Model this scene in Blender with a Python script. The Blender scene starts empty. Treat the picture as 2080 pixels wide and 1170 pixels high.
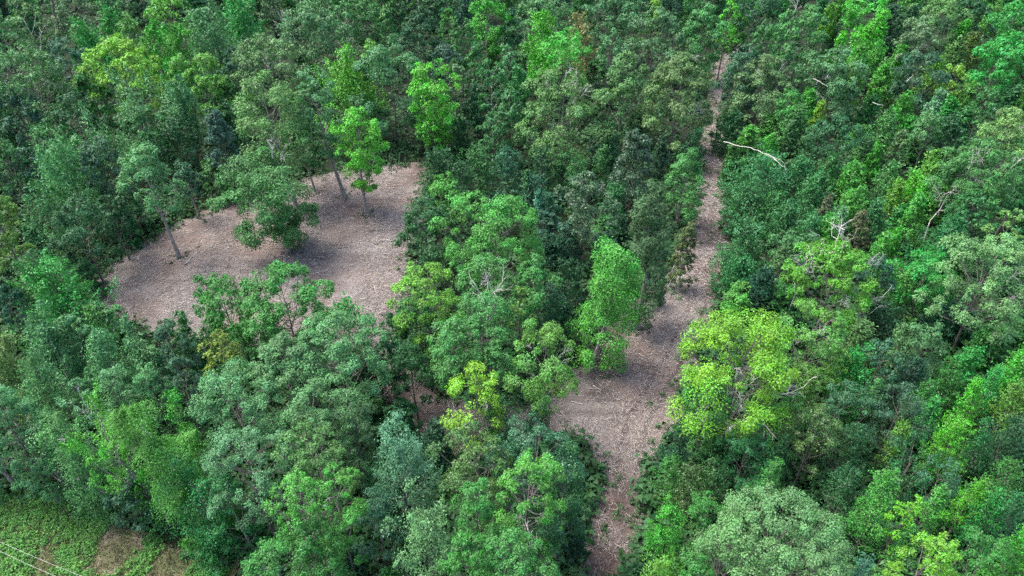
import bpy, math, random
import numpy as np
C = bpy.context.scene
COL = C.collection
# ------------------------------------------------------------------ camera, sky, sun, exposure
cam = bpy.data.cameras.new('camera')
camo = bpy.data.objects.new('camera', cam); COL.objects.link(camo)
camo.location = (0, 0, 50); camo.rotation_euler = (math.radians(90 - 37), 0, 0)
cam.sensor_width = 36; cam.lens = 36 * 1458 / 2080; cam.clip_end = 3000; cam.clip_start = 0.5
C.camera = camo
SUN_EL, SUN_AZ = math.radians(62), math.radians(-70)     # azimuth from +Y (the view) towards +X
w = bpy.data.worlds.new('World'); C.world = w; w.use_nodes = True
nt = w.node_tree; nt.nodes.clear()
sky = nt.nodes.new('ShaderNodeTexSky'); sky.sky_type = 'NISHITA'; sky.sun_disc = False
sky.sun_elevation = SUN_EL; sky.sun_rotation = SUN_AZ; sky.air_density = 1.0; sky.dust_density = 4.0; sky.ozone_density = 1.0
bg = nt.nodes.new('ShaderNodeBackground'); bg.inputs['Strength'].default_value = 0.135
wo = nt.nodes.new('ShaderNodeOutputWorld')
nt.links.new(sky.outputs[0], bg.inputs[0]); nt.links.new(bg.outputs[0], wo.inputs[0])
sl = bpy.data.lights.new('sun', 'SUN'); sl.energy = 1.4; sl.angle = math.radians(28); sl.color = (1.0, 0.96, 0.88)
so = bpy.data.objects.new('sun', sl); COL.objects.link(so)
so.rotation_euler = (math.pi / 2 - SUN_EL, 0, math.pi - SUN_AZ)
so.location = (0, 0, 200)
C.view_settings.view_transform = 'Standard'; C.view_settings.look = 'None'
C.view_settings.exposure = 2.1; C.view_settings.gamma = 1.0; C.view_settings.use_curve_mapping = False
C.render.engine = 'CYCLES'
C.cycles.use_denoising = False
C.cycles.max_bounces = 6; C.cycles.diffuse_bounces = 3; C.cycles.transmission_bounces = 4; C.cycles.glossy_bounces = 2
C.render.filter_size = 1.2

# ------------------------------------------------------------------ materials
def new_mat(name):
    m = bpy.data.materials.new(name); m.use_nodes = True
    t = m.node_tree; t.nodes.clear()
    return m, t, (lambda k, **p: node(t, k, **p))
def node(t, k, **p):
    n = t.nodes.new(k)
    for a, v in p.items(): setattr(n, a, v)
    return n
def math_node(t, op, a, b=None):
    n = t.nodes.new('ShaderNodeMath'); n.operation = op
    for i, v in enumerate((a, b)):
        if v is None: continue
        if isinstance(v, (int, float)): n.inputs[i].default_value = v
        else: t.links.new(v, n.inputs[i])
    return n.outputs[0]
def mix_col(t, f, a, b, bt='MIX'):
    n = t.nodes.new('ShaderNodeMix'); n.data_type = 'RGBA'; n.blend_type = bt
    for i, v in ((0, f), (6, a), (7, b)):
        if isinstance(v, (int, float)): n.inputs[i].default_value = v
        elif isinstance(v, tuple): n.inputs[i].default_value = v + (1,) if len(v) == 3 else v
        else: t.links.new(v, n.inputs[i])
    return n.outputs[2]

def leaf_material(name, rough, spec):
    m, t, N = new_mat(name)
    oi = N('ShaderNodeObjectInfo'); at = N('ShaderNodeAttribute', attribute_name='tint')
    sep = N('ShaderNodeSeparateColor'); t.links.new(at.outputs['Color'], sep.inputs[0])
    r, g, b = sep.outputs[0], sep.outputs[1], sep.outputs[2]
    # value varies leaf by leaf and tuft by tuft
    val = math_node(t, 'ADD', math_node(t, 'MULTIPLY', r, 0.3), math_node(t, 'ADD', math_node(t, 'MULTIPLY', g, 0.5), 0.58))
    # boughs that yellow: share of yellow kept in the colour's alpha
    yel = math_node(t, 'MULTIPLY', math_node(t, 'MULTIPLY', oi.outputs['Alpha'], b), math_node(t, 'ADD', math_node(t, 'MULTIPLY', g, 0.8), 0.4))
    base = mix_col(t, yel, oi.outputs['Color'], (0.30, 0.42, 0.04))
    hs = N('ShaderNodeHueSaturation'); t.links.new(base, hs.inputs['Color'])
    t.links.new(math_node(t, 'ADD', math_node(t, 'MULTIPLY', g, 0.02), 0.49), hs.inputs['Hue'])
    t.links.new(math_node(t, 'ADD', math_node(t, 'MULTIPLY', r, -0.25), 1.12), hs.inputs['Saturation'])
    t.links.new(val, hs.inputs['Value'])
    p = N('ShaderNodeBsdfPrincipled'); t.links.new(hs.outputs[0], p.inputs['Base Color'])
    p.inputs['Roughness'].default_value = rough; p.inputs['Specular IOR Level'].default_value = spec
    tr = N('ShaderNodeBsdfTranslucent')
    t.links.new(mix_col(t, 1.0, hs.outputs[0], (0.95, 1.1, 0.55), 'MULTIPLY'), tr.inputs['Color'])
    mx = N('ShaderNodeMixShader'); mx.inputs[0].default_value = 0.22
    t.links.new(p.outputs[0], mx.inputs[1]); t.links.new(tr.outputs[0], mx.inputs[2])
    o = N('ShaderNodeOutputMaterial'); t.links.new(mx.outputs[0], o.inputs[0])
    return m
LEAF = leaf_material('leaf', 0.55, 0.25)
GLOSSY = leaf_material('glossy_leaf', 0.42, 0.4)

def bark_material(name, c1, c2, scale):
    m, t, N = new_mat(name)
    tc = N('ShaderNodeTexCoord'); mp = N('ShaderNodeMapping'); mp.inputs['Scale'].default_value = (scale, scale, scale * .3)
    t.links.new(tc.outputs['Object'], mp.inputs[0])
    no = N('ShaderNodeTexNoise'); no.inputs['Scale'].default_value = 3; no.inputs['Detail'].default_value = 5
    t.links.new(mp.outputs[0], no.inputs['Vector'])
    rp = N('ShaderNodeValToRGB'); rp.color_ramp.elements[0].position = .35; rp.color_ramp.elements[1].position = .68
    rp.color_ramp.elements[0].color = c1 + (1,); rp.color_ramp.elements[1].color = c2 + (1,)
    t.links.new(no.outputs[0], rp.inputs[0])
    bu = N('ShaderNodeBump'); bu.inputs['Strength'].default_value = .6; bu.inputs['Distance'].default_value = .03
    t.links.new(no.outputs[0], bu.inputs['Height'])
    p = N('ShaderNodeBsdfPrincipled'); p.inputs['Roughness'].default_value = .9
    t.links.new(rp.outputs[0], p.inputs['Base Color']); t.links.new(bu.outputs[0], p.inputs['Normal'])
    o = N('ShaderNodeOutputMaterial'); t.links.new(p.outputs[0], o.inputs[0])
    return m
BARK = bark_material('bark', (.06, .053, .046), (.17, .152, .132), 3)
PALE = bark_material('pale_bark', (.22, .2, .18), (.62, .6, .55), 2)
DEADWOOD = bark_material('dead_wood', (.24, .225, .205), (.52, .5, .47), 2)
GREYBARK = bark_material('grey_bark', (.13, .115, .1), (.32, .29, .255), 2.5)
DARKWOOD = bark_material('dark_wood', (.05, .04, .035), (.14, .11, .1), 2)
REDBARK = bark_material('reddish_bark', (.09, .05, .045), (.2, .13, .12), 3)

def ground_material(name, stops, scale_big, scale_fine, bump=.05, tintc=None):
    """stops: colours from damp bare soil to dry litter; patches a few metres wide, then fibres."""
    m, t, N = new_mat(name)
    tc = N('ShaderNodeTexCoord')
    n1 = N('ShaderNodeTexNoise'); n1.inputs['Scale'].default_value = scale_big; n1.inputs['Detail'].default_value = 6; n1.inputs['Roughness'].default_value = .6
    n2 = N('ShaderNodeTexNoise'); n2.inputs['Scale'].default_value = scale_fine; n2.inputs['Detail'].default_value = 4; n2.inputs['Roughness'].default_value = .7
    n3 = N('ShaderNodeTexVoronoi'); n3.inputs['Scale'].default_value = scale_fine * .7
    for n in (n1, n2, n3): t.links.new(tc.outputs['Object'], n.inputs['Vector'])
    s = math_node(t, 'ADD', math_node(t, 'MULTIPLY', n1.outputs[0], .95), math_node(t, 'ADD', math_node(t, 'MULTIPLY', n2.outputs[0], .55), math_node(t, 'MULTIPLY', n3.outputs['Distance'], -.12)))
    m5 = N('ShaderNodeMapping'); m5.inputs['Rotation'].default_value = (0, 0, -.75); m5.inputs['Scale'].default_value = (.12, .75, 1)
    n5 = N('ShaderNodeTexNoise'); n5.inputs['Scale'].default_value = 1.0; n5.inputs['Detail'].default_value = 3
    t.links.new(tc.outputs['Object'], m5.inputs[0]); t.links.new(m5.outputs[0], n5.inputs['Vector'])
    s = math_node(t, 'ADD', s, math_node(t, 'MULTIPLY', math_node(t, 'SUBTRACT', n5.outputs[0], .5), .45))
    s = math_node(t, 'SUBTRACT', s, .26)
    rp = N('ShaderNodeValToRGB'); cr = rp.color_ramp
    while len(cr.elements) < len(stops): cr.elements.new(.5)
    for e, (p_, c_) in zip(cr.elements, stops): e.position = p_; e.color = c_ + (1,)
    t.links.new(s, rp.inputs[0])
    col = rp.outputs[0]
    if tintc:
        n4 = N('ShaderNodeTexNoise'); n4.inputs['Scale'].default_value = scale_big * .6; n4.inputs['Detail'].default_value = 3
        mp = N('ShaderNodeMapping'); mp.inputs['Location'].default_value = (31, 7, 3)
        t.links.new(tc.outputs['Object'], mp.inputs[0]); t.links.new(mp.outputs[0], n4.inputs['Vector'])
        r2 = N('ShaderNodeValToRGB'); r2.color_ramp.elements[0].position = .45; r2.color_ramp.elements[1].position = .62
        t.links.new(n4.outputs[0], r2.inputs[0])
        col = mix_col(t, math_node(t, 'MULTIPLY', r2.outputs[0], .7), col, mix_col(t, 1.0, col, tintc, 'MULTIPLY'))
    bu = N('ShaderNodeBump'); bu.inputs['Strength'].default_value = .9; bu.inputs['Distance'].default_value = bump
    t.links.new(n2.outputs[0], bu.inputs['Height'])
    p = N('ShaderNodeBsdfPrincipled'); p.inputs['Roughness'].default_value = .95; p.inputs['Specular IOR Level'].default_value = .1
    t.links.new(col, p.inputs['Base Color']); t.links.new(bu.outputs[0], p.inputs['Normal'])
    o = N('ShaderNodeOutputMaterial'); t.links.new(p.outputs[0], o.inputs[0])
    return m
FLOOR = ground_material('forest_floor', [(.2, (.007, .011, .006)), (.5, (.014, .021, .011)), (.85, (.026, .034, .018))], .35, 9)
MULCH = ground_material('mulch', [(.2, (.05, .041, .039)), (.36, (.095, .08, .074)), (.52, (.142, .127, .118)), (.74, (.205, .189, .177))], .2, 9, tintc=(1.08, .9, .82))
DIRT = ground_material('track_dirt', [(.24, (.034, .027, .026)), (.42, (.065, .052, .048)), (.58, (.1, .082, .075)), (.8, (.145, .123, .113))], .3, 10, tintc=(1.08, .9, .84))
FIELD = ground_material('rough_grass', [(.22, (.06, .075, .035)), (.4, (.115, .115, .062)), (.52, (.175, .152, .115)), (.8, (.25, .225, .185))], .3, 11, tintc=(.85, 1.04, .7))

def chip_material(name, c1, c2):
    m, t, N = new_mat(name)
    at = N('ShaderNodeAttribute', attribute_name='tint')
    sep = N('ShaderNodeSeparateColor'); t.links.new(at.outputs['Color'], sep.inputs[0])
    p = N('ShaderNodeBsdfPrincipled'); p.inputs['Roughness'].default_value = .85
    t.links.new(mix_col(t, sep.outputs[0], c1, c2), p.inputs['Base Color'])
    o = N('ShaderNodeOutputMaterial'); t.links.new(p.outputs[0], o.inputs[0])
    return m
CHIP = chip_material('split_wood', (.1, .085, .078), (.34, .305, .28))
WEED = leaf_material('weed_leaf', .6, .2)
def cable_material():
    m, t, N = new_mat('cable'); p = N('ShaderNodeBsdfPrincipled')
    p.inputs['Base Color'].default_value = (.36, .37, .35, 1); p.inputs['Metallic'].default_value = .6; p.inputs['Roughness'].default_value = .5
    o = N('ShaderNodeOutputMaterial'); t.links.new(p.outputs[0], o.inputs[0]); return m
CABLE = cable_material()

# ------------------------------------------------------------------ mesh helpers
def nrm(v): return v / np.maximum(np.linalg.norm(v, axis=-1, keepdims=True), 1e-9)
def build(name, V, F, k, mat, tint=None, smooth=False):
    """V (n,3), F (m,k) -> mesh"""
    V = np.ascontiguousarray(V, np.float32); F = np.ascontiguousarray(F, np.int32)
    me = bpy.data.meshes.new(name)
    me.vertices.add(len(V)); me.vertices.foreach_set('co', V.ravel())
    me.loops.add(F.size); me.loops.foreach_set('vertex_index', F.ravel())
    me.polygons.add(len(F)); me.polygons.foreach_set('loop_start', np.arange(0, F.size, k, dtype=np.int32))
    if smooth: me.polygons.foreach_set('use_smooth', np.ones(len(F), bool))
    if tint is not None:
        a = me.attributes.new('tint', 'FLOAT_COLOR', 'POINT')
        a.data.foreach_set('color', np.ascontiguousarray(np.c_[tint, np.ones(len(tint))], np.float32).ravel())
    me.update(calc_edges=True); me.materials.append(mat)
    return me
class Wood:
    """collects tapered tubes into one mesh"""
    def __init__(s): s.V = []; s.F = []; s.n = 0
    def tube(s, pts, rad, k=5):
        pts = np.asarray(pts, float); m = len(pts)
        d = np.gradient(pts, axis=0); d = nrm(d)
        up = np.where(np.abs(d[:, 2:3]) > .9, np.array([[1., 0, 0]]), np.array([[0, 0, 1.]]))
        a = nrm(np.cross(d, up)); b = np.cross(d, a)
        th = np.arange(k) * 2 * math.pi / k
        ring = pts[:, None] + (a[:, None] * np.cos(th)[None, :, None] + b[:, None] * np.sin(th)[None, :, None]) * np.asarray(rad, float)[:, None, None]
        s.V.append(ring.reshape(-1, 3))
        i, j = np.meshgrid(np.arange(m - 1), np.arange(k), indexing='ij'); j2 = (j + 1) % k
        s.F.append(np.stack([i * k + j, i * k + j2, (i + 1) * k + j2, (i + 1) * k + j], -1).reshape(-1, 4) + s.n)
        s.n += m * k
    def mesh(s, name, mat): return build(name, np.concatenate(s.V), np.concatenate(s.F), 4, mat, smooth=True)
def leaves_mesh(name, P, Nn, S, tint, rng, mat, quad=True, aspect=.55, along=None):
    n = len(P)
    a = np.cross(Nn, nrm(rng.normal(size=(n, 3)))) if along is None else nrm(along - Nn * (along * Nn).sum(1, keepdims=True) + .35 * rng.normal(size=(n, 3)))
    a = nrm(a); b = nrm(np.cross(Nn, a)); S = S[:, None]
    if quad:
        V = np.stack([P - a * S * .5, P + b * S * aspect * .5 - Nn * S * .08, P + a * S * .5, P - b * S * aspect * .5 - Nn * S * .08], 1).reshape(-1, 3)
        F = np.arange(n * 4).reshape(n, 4); kk = 4
    else:
        V = np.stack([P - a * S * .45 + b * S * aspect * .55, P + a * S * .6, P - a * S * .45 - b * S * aspect * .55], 1).reshape(-1, 3)
        F = np.arange(n * 3).reshape(n, 3); kk = 3
    return build(name, V, F, kk, mat, np.repeat(tint, kk, 0))

# ------------------------------------------------------------------ tree builder
def env(style, t):
    if style == 'spire': return np.clip(1.0 - t, .015, 1) ** .7 * np.clip(t / .12 + .6, 0, 1)
    if style in ('oak', 'balls', 'bigoak'): return np.clip(1 - np.abs((t - .42) / .6) ** 2.3, .02, 1) ** .55
    if style == 'sparse': return np.clip(1 - np.abs((t - .5) / .56) ** 2.2, .05, 1) ** .5
    if style == 'column': return np.clip(1 - np.abs((t - .52) / .52) ** 2.6, .12, 1) ** .5
    if style == 'columnlow': return (.86 + .14 * np.sin(t * 10 + .5)) * np.clip((1.03 - t) / .78, .03, 1) ** .7 * np.clip(t / .3 + .5, 0, 1)
    if style == 'conic': return np.clip(1.03 - t, .03, 1) ** .62 * np.clip(t / .12 + .55, 0, 1)
    if style == 'conic2': return np.clip(1.04 - t, .05, 1) ** .75 * np.clip(t / .2 + .6, 0, 1)
    if style == 'plume': return np.clip(1.02 - t, .03, 1) ** .72 * np.clip(t / .2 + .55, 0, 1)
    if style == 'fan': return np.clip(.35 + .95 * t, 0, 1) * np.clip((1.12 - t) / .3, .2, 1) ** .5
    if style == 'young': return np.clip(1.03 - t, .04, 1) ** .62 * np.clip(t / .15 + .6, 0, 1)
    return np.clip(1 - np.abs((t - .45) / .56) ** 2, .05, 1) ** .5        # shrub
SPEC = {  # boughs, bough radius (of R), tufts per bough, tuft radius (of bough), spray length (0 = tufts)
    'oak': (17, .33, 8, .44, 0), 'bigoak': (34, .23, 7, .46, 0), 'balls': (40, .21, 6, .58, 0), 'sparse': (15, .32, 7, .46, 0), 'column': (26, .38, 6, .46, 0),
    'columnlow': (34, .42, 6, .44, 0), 'conic': (30, .32, 6, .48, 0), 'conic2': (24, .26, 3, .3, .75), 'plume': (14, .25, 2, .22, 1.0),
    'fan': (15, .2, 3, .2, 1.25), 'young': (16, .32, 3, .34, .55), 'shrub': (12, .4, 8, .4, 0), 'spire': (26, .3, 2, .34, .6)}
def grow(seed, H, cb, R, style, nl, ls, quad, mat, barkmat, lean=(0, 0), tr=None):
    rng = np.random.default_rng(seed)
    nb, rbf, nt_, rcf, spray = SPEC[style]
    Lc = H - cb; W = Wood()
    lean = np.array([lean[0], lean[1], 0.])
    wob = rng.normal(size=3) * .02 * H * np.array([1, 1, 0])
    def axis(z):
        u = np.clip(z / H, 0, 1.1); return np.array([0, 0, z]) + lean * u ** 1.3 + wob * np.sin(u * 3.1)
    r0 = tr or (.0105 * H + .02) * (.65 if style == 'sparse' else 1)
    zt = cb + Lc * (.92 if style in ('conic', 'conic2', 'plume', 'young', 'columnlow', 'spire') else .72)
    zs = np.linspace(-.15, zt, 9)
    W.tube([axis(z) for z in zs], [max(r0 * (1 - .85 * max(z, 0) / zt), .02) * (1.35 if i == 0 else 1) for i, z in enumerate(zs)], 7)
    a0, a1 = rng.uniform(0, 6.28, 2)
    asym = 1.0 if style not in ('oak', 'sparse', 'balls') else 1.35
    P, Nn, TT, AL = [], [], [], []
    per = max(4, int(nl / (nb * nt_)))
    for i in range(nb):
        t = (i + .5) / nb; t = t ** (.8 if style in ('oak', 'balls', 'sparse', 'bigoak') else 1.0); t = min(max(t + rng.normal() * .03, 0.02), .99)
        az = i * 2.39996 + rng.normal() * .35
        rr = env(style, t) * R * (1 + asym * .12 * math.cos(az - a0) + asym * .08 * math.cos(2 * az - a1)) * rng.uniform(.78, 1.08)
        rb = R * rbf * rng.uniform(.75, 1.25)
        rad = max(rr - rb * .75, 0) * (1 if rng.random() > .12 else .5)
        out = np.array([math.cos(az), math.sin(az), 0.])
        ztip = cb + t * Lc - (rb * .45 if t > .75 else 0)
        bc = axis(ztip) + out * rad
        bt = rng.random(); 
        steep = {'plume': 1.5, 'fan': 2.4, 'conic2': 1.1, 'conic': .5, 'young': .7, 'spire': .8}.get(style, .75)
        zr = max(cb * .8, ztip - (rad + rb * .5) * steep - .2, .25)
        st = axis(min(zr, zt))
        mid = st * .5 + bc * .5 + np.array([0, 0, -.08 * rad]) + rng.normal(size=3) * .06 * rad
        rl = np.clip(.0075 * H * (1 - .6 * t) * .55 + .01, .015, .075)
        W.tube([st, st * .25 + mid * .5 + bc * .25 - np.array([0, 0, .05 * rad]), mid * .4 + bc * .6, bc], [rl, rl * .8, rl * .55, rl * .3], 4)
        k = max(3, int(round(nt_ * rng.uniform(.7, 1.3))))
        if spray > 0:
            po, pu, pl, pw = {'plume': (.7, 1.0, .85, .19), 'fan': (.55, 1.1, 1.0, .1), 'conic2': (.85, .8, .6, .13), 'spire': (.9, .75, .7, .15), 'young': (1.0, .7, .7, .2)}[style]
            tip = axis(cb + t * Lc) + out * rr + rng.normal(size=(k, 3)) * np.array([1, 1, 1]) * R * .22
            dv = nrm(out * po * min(1, 1.5 - t) + rng.normal(size=(k, 3)) * .26 + np.array([0, 0, pu]))
            if style == 'spire': tip = axis(cb + t * Lc) + out * rr * rng.uniform(.85, 1.15, (k, 1)) + rng.normal(size=(k, 3)) * R * .1
            Ls = R * pl * rng.uniform(.6, 1.2, k) * min(1, .5 + rr / R)
            base = tip - dv * Ls[:, None]; base[:, 2] = np.maximum(base[:, 2], .15)
            rb_ = R * pw * 2.2
            q = rng.random((k, per)) ** .8
            wd = rb_ * (.3 + .45 * (1 - q)) * np.minimum(1, 2.4 * (1 - q) + .08)
            off = rng.normal(size=(k, per, 3)) * np.array([1, 1, .8]); off -= (off * dv[:, None]).sum(-1, keepdims=True) * dv[:, None]
            pos = base[:, None] + dv[:, None] * (q * Ls[:, None])[..., None] + off * wd[..., None] * .75
            pos[..., 2] -= (np.linalg.norm(off, axis=-1) * wd) ** 1 * .25
            nn = nrm(nrm(off) * .9 + out * .25 + np.array([0, 0, .55]) + rng.normal(size=off.shape) * .24)
            al = nrm(off) + dv[:, None] * .8 - np.array([0, 0, .35])
            for s in range(min(k, 4)):
                W.tube([base[s], base[s] + dv[s] * Ls[s] * .8], [.016, .006], 3)
        else:
            dv = nrm(rng.normal(size=(k, 3)) * np.array([1, 1, .8]) + out * .75 + np.array([0, 0, .7 if style != 'columnlow' else .25]))
            cpos = bc + dv * rb * rng.uniform(.65, 1.05, (k, 1)) * np.array([1, 1, .8])
            rc = rb * rcf * rng.uniform(.7, 1.3, k) * 1.15
            d2 = nrm(rng.normal(size=(k, per, 3)) + dv[:, None] * .5 + np.array([0, 0, .45]))
            pos = cpos[:, None] + d2 * rc[:, None, None] * (rng.uniform(.3, 1.08, (k, per, 1)) ** .6) * np.array([1, 1, .8])
            nn = nrm(d2 * .9 + dv[:, None] * .35 + rng.normal(size=d2.shape) * .24 + np.array([0, 0, .4]))
            al = d2 * 1. + np.array([0, 0, -.5])
            for s in range(k if style == 'sparse' else min(k, 3)):
                W.tube([bc * .85 + st * .15, bc * .4 + cpos[s] * .6 - np.array([0, 0, .06]), cpos[s]], [rl * .35, rl * .25, .008], 3)
        pos = pos.reshape(-1, 3); keep = pos[:, 2] > .08
        P.append(pos[keep]); Nn.append(nn.reshape(-1, 3)[keep]); AL.append(al.reshape(-1, 3)[keep])
        tint = np.stack([rng.random((k, per)), np.repeat(rng.random((k, 1)), per, 1), np.full((k, per), bt)], -1).reshape(-1, 3)
        TT.append(tint[keep])
    P = np.concatenate(P); Nn = np.concatenate(Nn); TT = np.concatenate(TT); AL = np.concatenate(AL)
    S = ls * rng.uniform(.65, 1.35, len(P))
    cm = leaves_mesh('crown', P, Nn, S, TT, rng, mat, quad, .58 if spray == 0 else .45, AL)
    return W.mesh('trunk', barkmat), cm

def dead_limb_mesh(seed, L=1.0):
    rng = np.random.default_rng(seed); W = Wood()
    def rec(p, d, l, r, dep):
        n = 5; pts = [p]; q = p.copy(); dd = d.copy()
        for i in range(n):
            dd = nrm(dd + rng.normal(size=3) * .17 + np.array([0, 0, .04])); q = q + dd * l / n; pts.append(q.copy())
        W.tube(pts, np.linspace(r, r * .3, n + 1), 4 if dep else 5)
        if dep < 2:
            for i in range(6 if dep == 0 else 4):
                j = rng.integers(1, n + 1); ang = nrm(dd * .7 + nrm(rng.normal(size=3)) * .75)
                rec(pts[j], ang, l * rng.uniform(.35, .6), r * .5, dep + 1)
    rec(np.zeros(3), np.array([0, 0, 1.]), L, .02, 0)
    return W.mesh('bare_limb', DEADWOOD)
DEAD = [dead_limb_mesh(900 + i) for i in range(7)]

# ------------------------------------------------------------------ object helpers
def tag(o, label=None, cat=None, group=None, kind=None):
    for k, v in (('label', label), ('category', cat), ('group', group), ('kind', kind)):
        if v: o[k] = v
    return o
def link(name, me, parent=None, loc=(0, 0, 0)):
    o = bpy.data.objects.new(name, me); COL.objects.link(o); o.location = loc
    if parent: o.parent = parent
    return o
def empty(name, loc, rz=0, sc=(1, 1, 1)):
    o = bpy.data.objects.new(name, None); COL.objects.link(o); o.location = loc; o.rotation_euler = (0, 0, rz); o.scale = sc
    o.empty_display_size = .3
    return o

# ------------------------------------------------------------------ ground
def in_poly(x, y, poly):
    c = np.zeros(len(x), bool); n = len(poly)
    for i in range(n):
        x1, y1 = poly[i]; x2, y2 = poly[(i + 1) % n]
        m = ((y1 > y) != (y2 > y)) & (x < (x2 - x1) * (y - y1) / (y2 - y1 + 1e-12) + x1); c ^= m
    return c
def ragged(poly, step=.8, amp=.45, seed=1):
    rng = np.random.default_rng(seed); out = []
    for i in range(len(poly)):
        a = np.array(poly[i]); b = np.array(poly[(i + 1) % len(poly)]); L = np.linalg.norm(b - a); n = max(1, int(L / step))
        nn = np.array([-(b - a)[1], (b - a)[0]]) / max(L, 1e-6)
        for j in range(n): out.append(tuple(a + (b - a) * j / n + nn * rng.normal() * amp))
    return out
def sheet(name, poly, z, mat):
    import bmesh
    bm = bmesh.new(); vs = [bm.verts.new((x, y, z)) for x, y in poly]; f = bm.faces.new(vs)
    bmesh.ops.triangulate(bm, faces=[f]); me = bpy.data.meshes.new(name); bm.to_mesh(me); bm.free(); me.materials.append(mat)
    return tag(link(name, me), kind='structure')
g = 1500
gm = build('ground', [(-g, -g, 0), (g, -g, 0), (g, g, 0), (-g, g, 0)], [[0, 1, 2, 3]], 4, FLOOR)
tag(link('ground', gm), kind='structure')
CLEAR = [(-48.1, 65.88), (-48.69, 68.77), (-48.36, 72.68), (-45.42, 79.11), (-41.13, 83.44), (-35.83, 88.1), (-31.24, 91.96), (-24.79, 95.43), (-17.7, 97.0), (-12.62, 97.79), (-12.2, 87.42), (-12.34, 80.93), (-12.18, 70.8), (-11.7, 64.04), (-11.9, 58.88), (-12.69, 54.97), (-8.85, 52.06), (-6.67, 49.33), (-1.86, 47.38), (1.65, 48.34), (3.41, 51.36), (6.77, 53.86), (9.62, 57.28), (12.26, 63.14), (14.62, 64.95), (17.15, 64.95), (19.73, 70.8), (22.4, 78.51), (25.9, 87.42), (29.55, 102.79), (33.79, 118.11), (37.73, 134.54), (42.23, 145.0), (45.81, 147.36), (41.08, 131.98), (35.86, 116.01), (32.78, 102.79), (30.4, 90.22), (27.88, 78.51), (25.31, 68.77), (22.25, 61.39), (19.28, 54.97), (17.42, 50.67), (15.96, 46.76), (13.92, 43.75), (11.89, 40.41), (10.93, 37.34), (10.59, 34.49), (9.14, 31.86), (8.21, 29.81), (7.32, 27.5), (4.46, 27.5), (4.91, 30.21), (5.7, 34.04), (7.24, 37.83), (7.78, 40.41), (6.2, 43.17), (4.04, 44.33), (0.89, 43.75), (-2.6, 41.49), (-6.01, 40.68), (-8.41, 43.17), (-11.02, 46.14), (-16.45, 50.67), (-23.97, 53.49), (-31.08, 55.35), (-36.41, 57.28), (-40.47, 59.54), (-44.04, 60.97), (-46.11, 63.14)]
FIELDP = [(-49.31, 37.34), (-42.93, 37.68), (-40.53, 37.83), (-37.93, 37.58), (-35.17, 36.12), (-33.24, 35.89), (-29.16, 34.27), (-27.55, 33.15), (-24.57, 31.86), (-22.78, 31.65), (-20.57, 31.86), (-19.89, 30.21), (-18.35, 26.76), (-25.54, 25.34), (-41.42, 25.34)]
sheet('clearing', ragged(CLEAR, .8, .7, 3), .004, MULCH)
for i, tp in enumerate([[(20.7, 68.77), (23.44, 77.34), (26.38, 87.42), (30.01, 102.79), (34.13, 118.11), (38.3, 134.54), (42.63, 145.0), (45.26, 146.77), (40.31, 130.73), (35.44, 116.01), (32.39, 102.79), (30.05, 90.22), (27.56, 78.51), (24.96, 68.77), (22.84, 64.04)], [(5.57, 27.5), (5.95, 30.21), (6.74, 33.82), (8.48, 37.83), (9.16, 40.14), (10.41, 39.88), (10.35, 37.34), (9.62, 34.04), (8.4, 31.44), (6.96, 27.5)]]): sheet('track', ragged(tp, .7, .35, 13 + i), .008, DIRT)
for s_ in (-.85, .85):
    for q in [[(6.64, 27.87), (6.75, 28.56), (6.86, 29.26), (6.98, 29.95), (7.09, 30.65), (7.21, 31.33), (7.35, 31.99), (7.49, 32.66), (7.63, 33.32), (7.77, 33.99), (8.06, 34.81), (8.37, 35.65), (8.68, 36.48), (8.99, 37.32), (9.26, 38.09), (9.47, 38.78), (9.67, 39.47), (9.88, 40.16), (10.09, 40.84), (10.34, 41.69), (10.6, 42.56), (10.87, 43.44), (11.13, 44.31), (11.49, 45.26), (12.06, 46.38), (12.64, 47.5), (13.22, 48.62), (13.8, 49.73), (14.42, 50.83), (15.07, 51.93), (15.71, 53.03), (16.36, 54.13), (16.97, 55.21), (17.49, 56.25), (18.01, 57.29), (18.52, 58.34), (19.04, 59.38), (19.57, 60.5), (20.11, 61.66), (20.65, 62.81), (21.19, 63.97), (21.73, 65.22), (22.3, 66.97), (22.87, 68.72), (23.44, 70.47), (24.01, 72.22), (24.57, 74.15), (25.12, 76.19), (25.66, 78.24), (26.21, 80.28), (26.76, 82.33), (27.24, 84.42), (27.72, 86.51), (28.2, 88.6), (28.69, 90.69), (29.19, 92.98), (29.7, 95.43), (30.21, 97.89), (30.73, 100.34), (31.24, 102.79)]]:
        q = np.array(q); dq = nrm(np.gradient(q, axis=0)); nq = np.stack([-dq[:, 1], dq[:, 0]], -1); ed = np.random.default_rng(8)
        lft = q + nq * (s_ - .2 + ed.normal(size=(len(q), 1)) * .07); rgt = q + nq * (s_ + .2 + ed.normal(size=(len(q), 1)) * .07)
        m_ = len(q); z_ = np.full((m_, 1), .025); i_ = np.arange(m_ - 1)[:, None]
        tag(link('wheel_rut', build('wheel_rut', np.concatenate([np.c_[lft, z_], np.c_[rgt, z_]]), i_ + np.array([0, 1, m_ + 1, m_]), 4, DIRT)), kind='structure')
sheet('field', ragged(FIELDP, .9, .3, 5), .016, FIELD)

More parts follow.
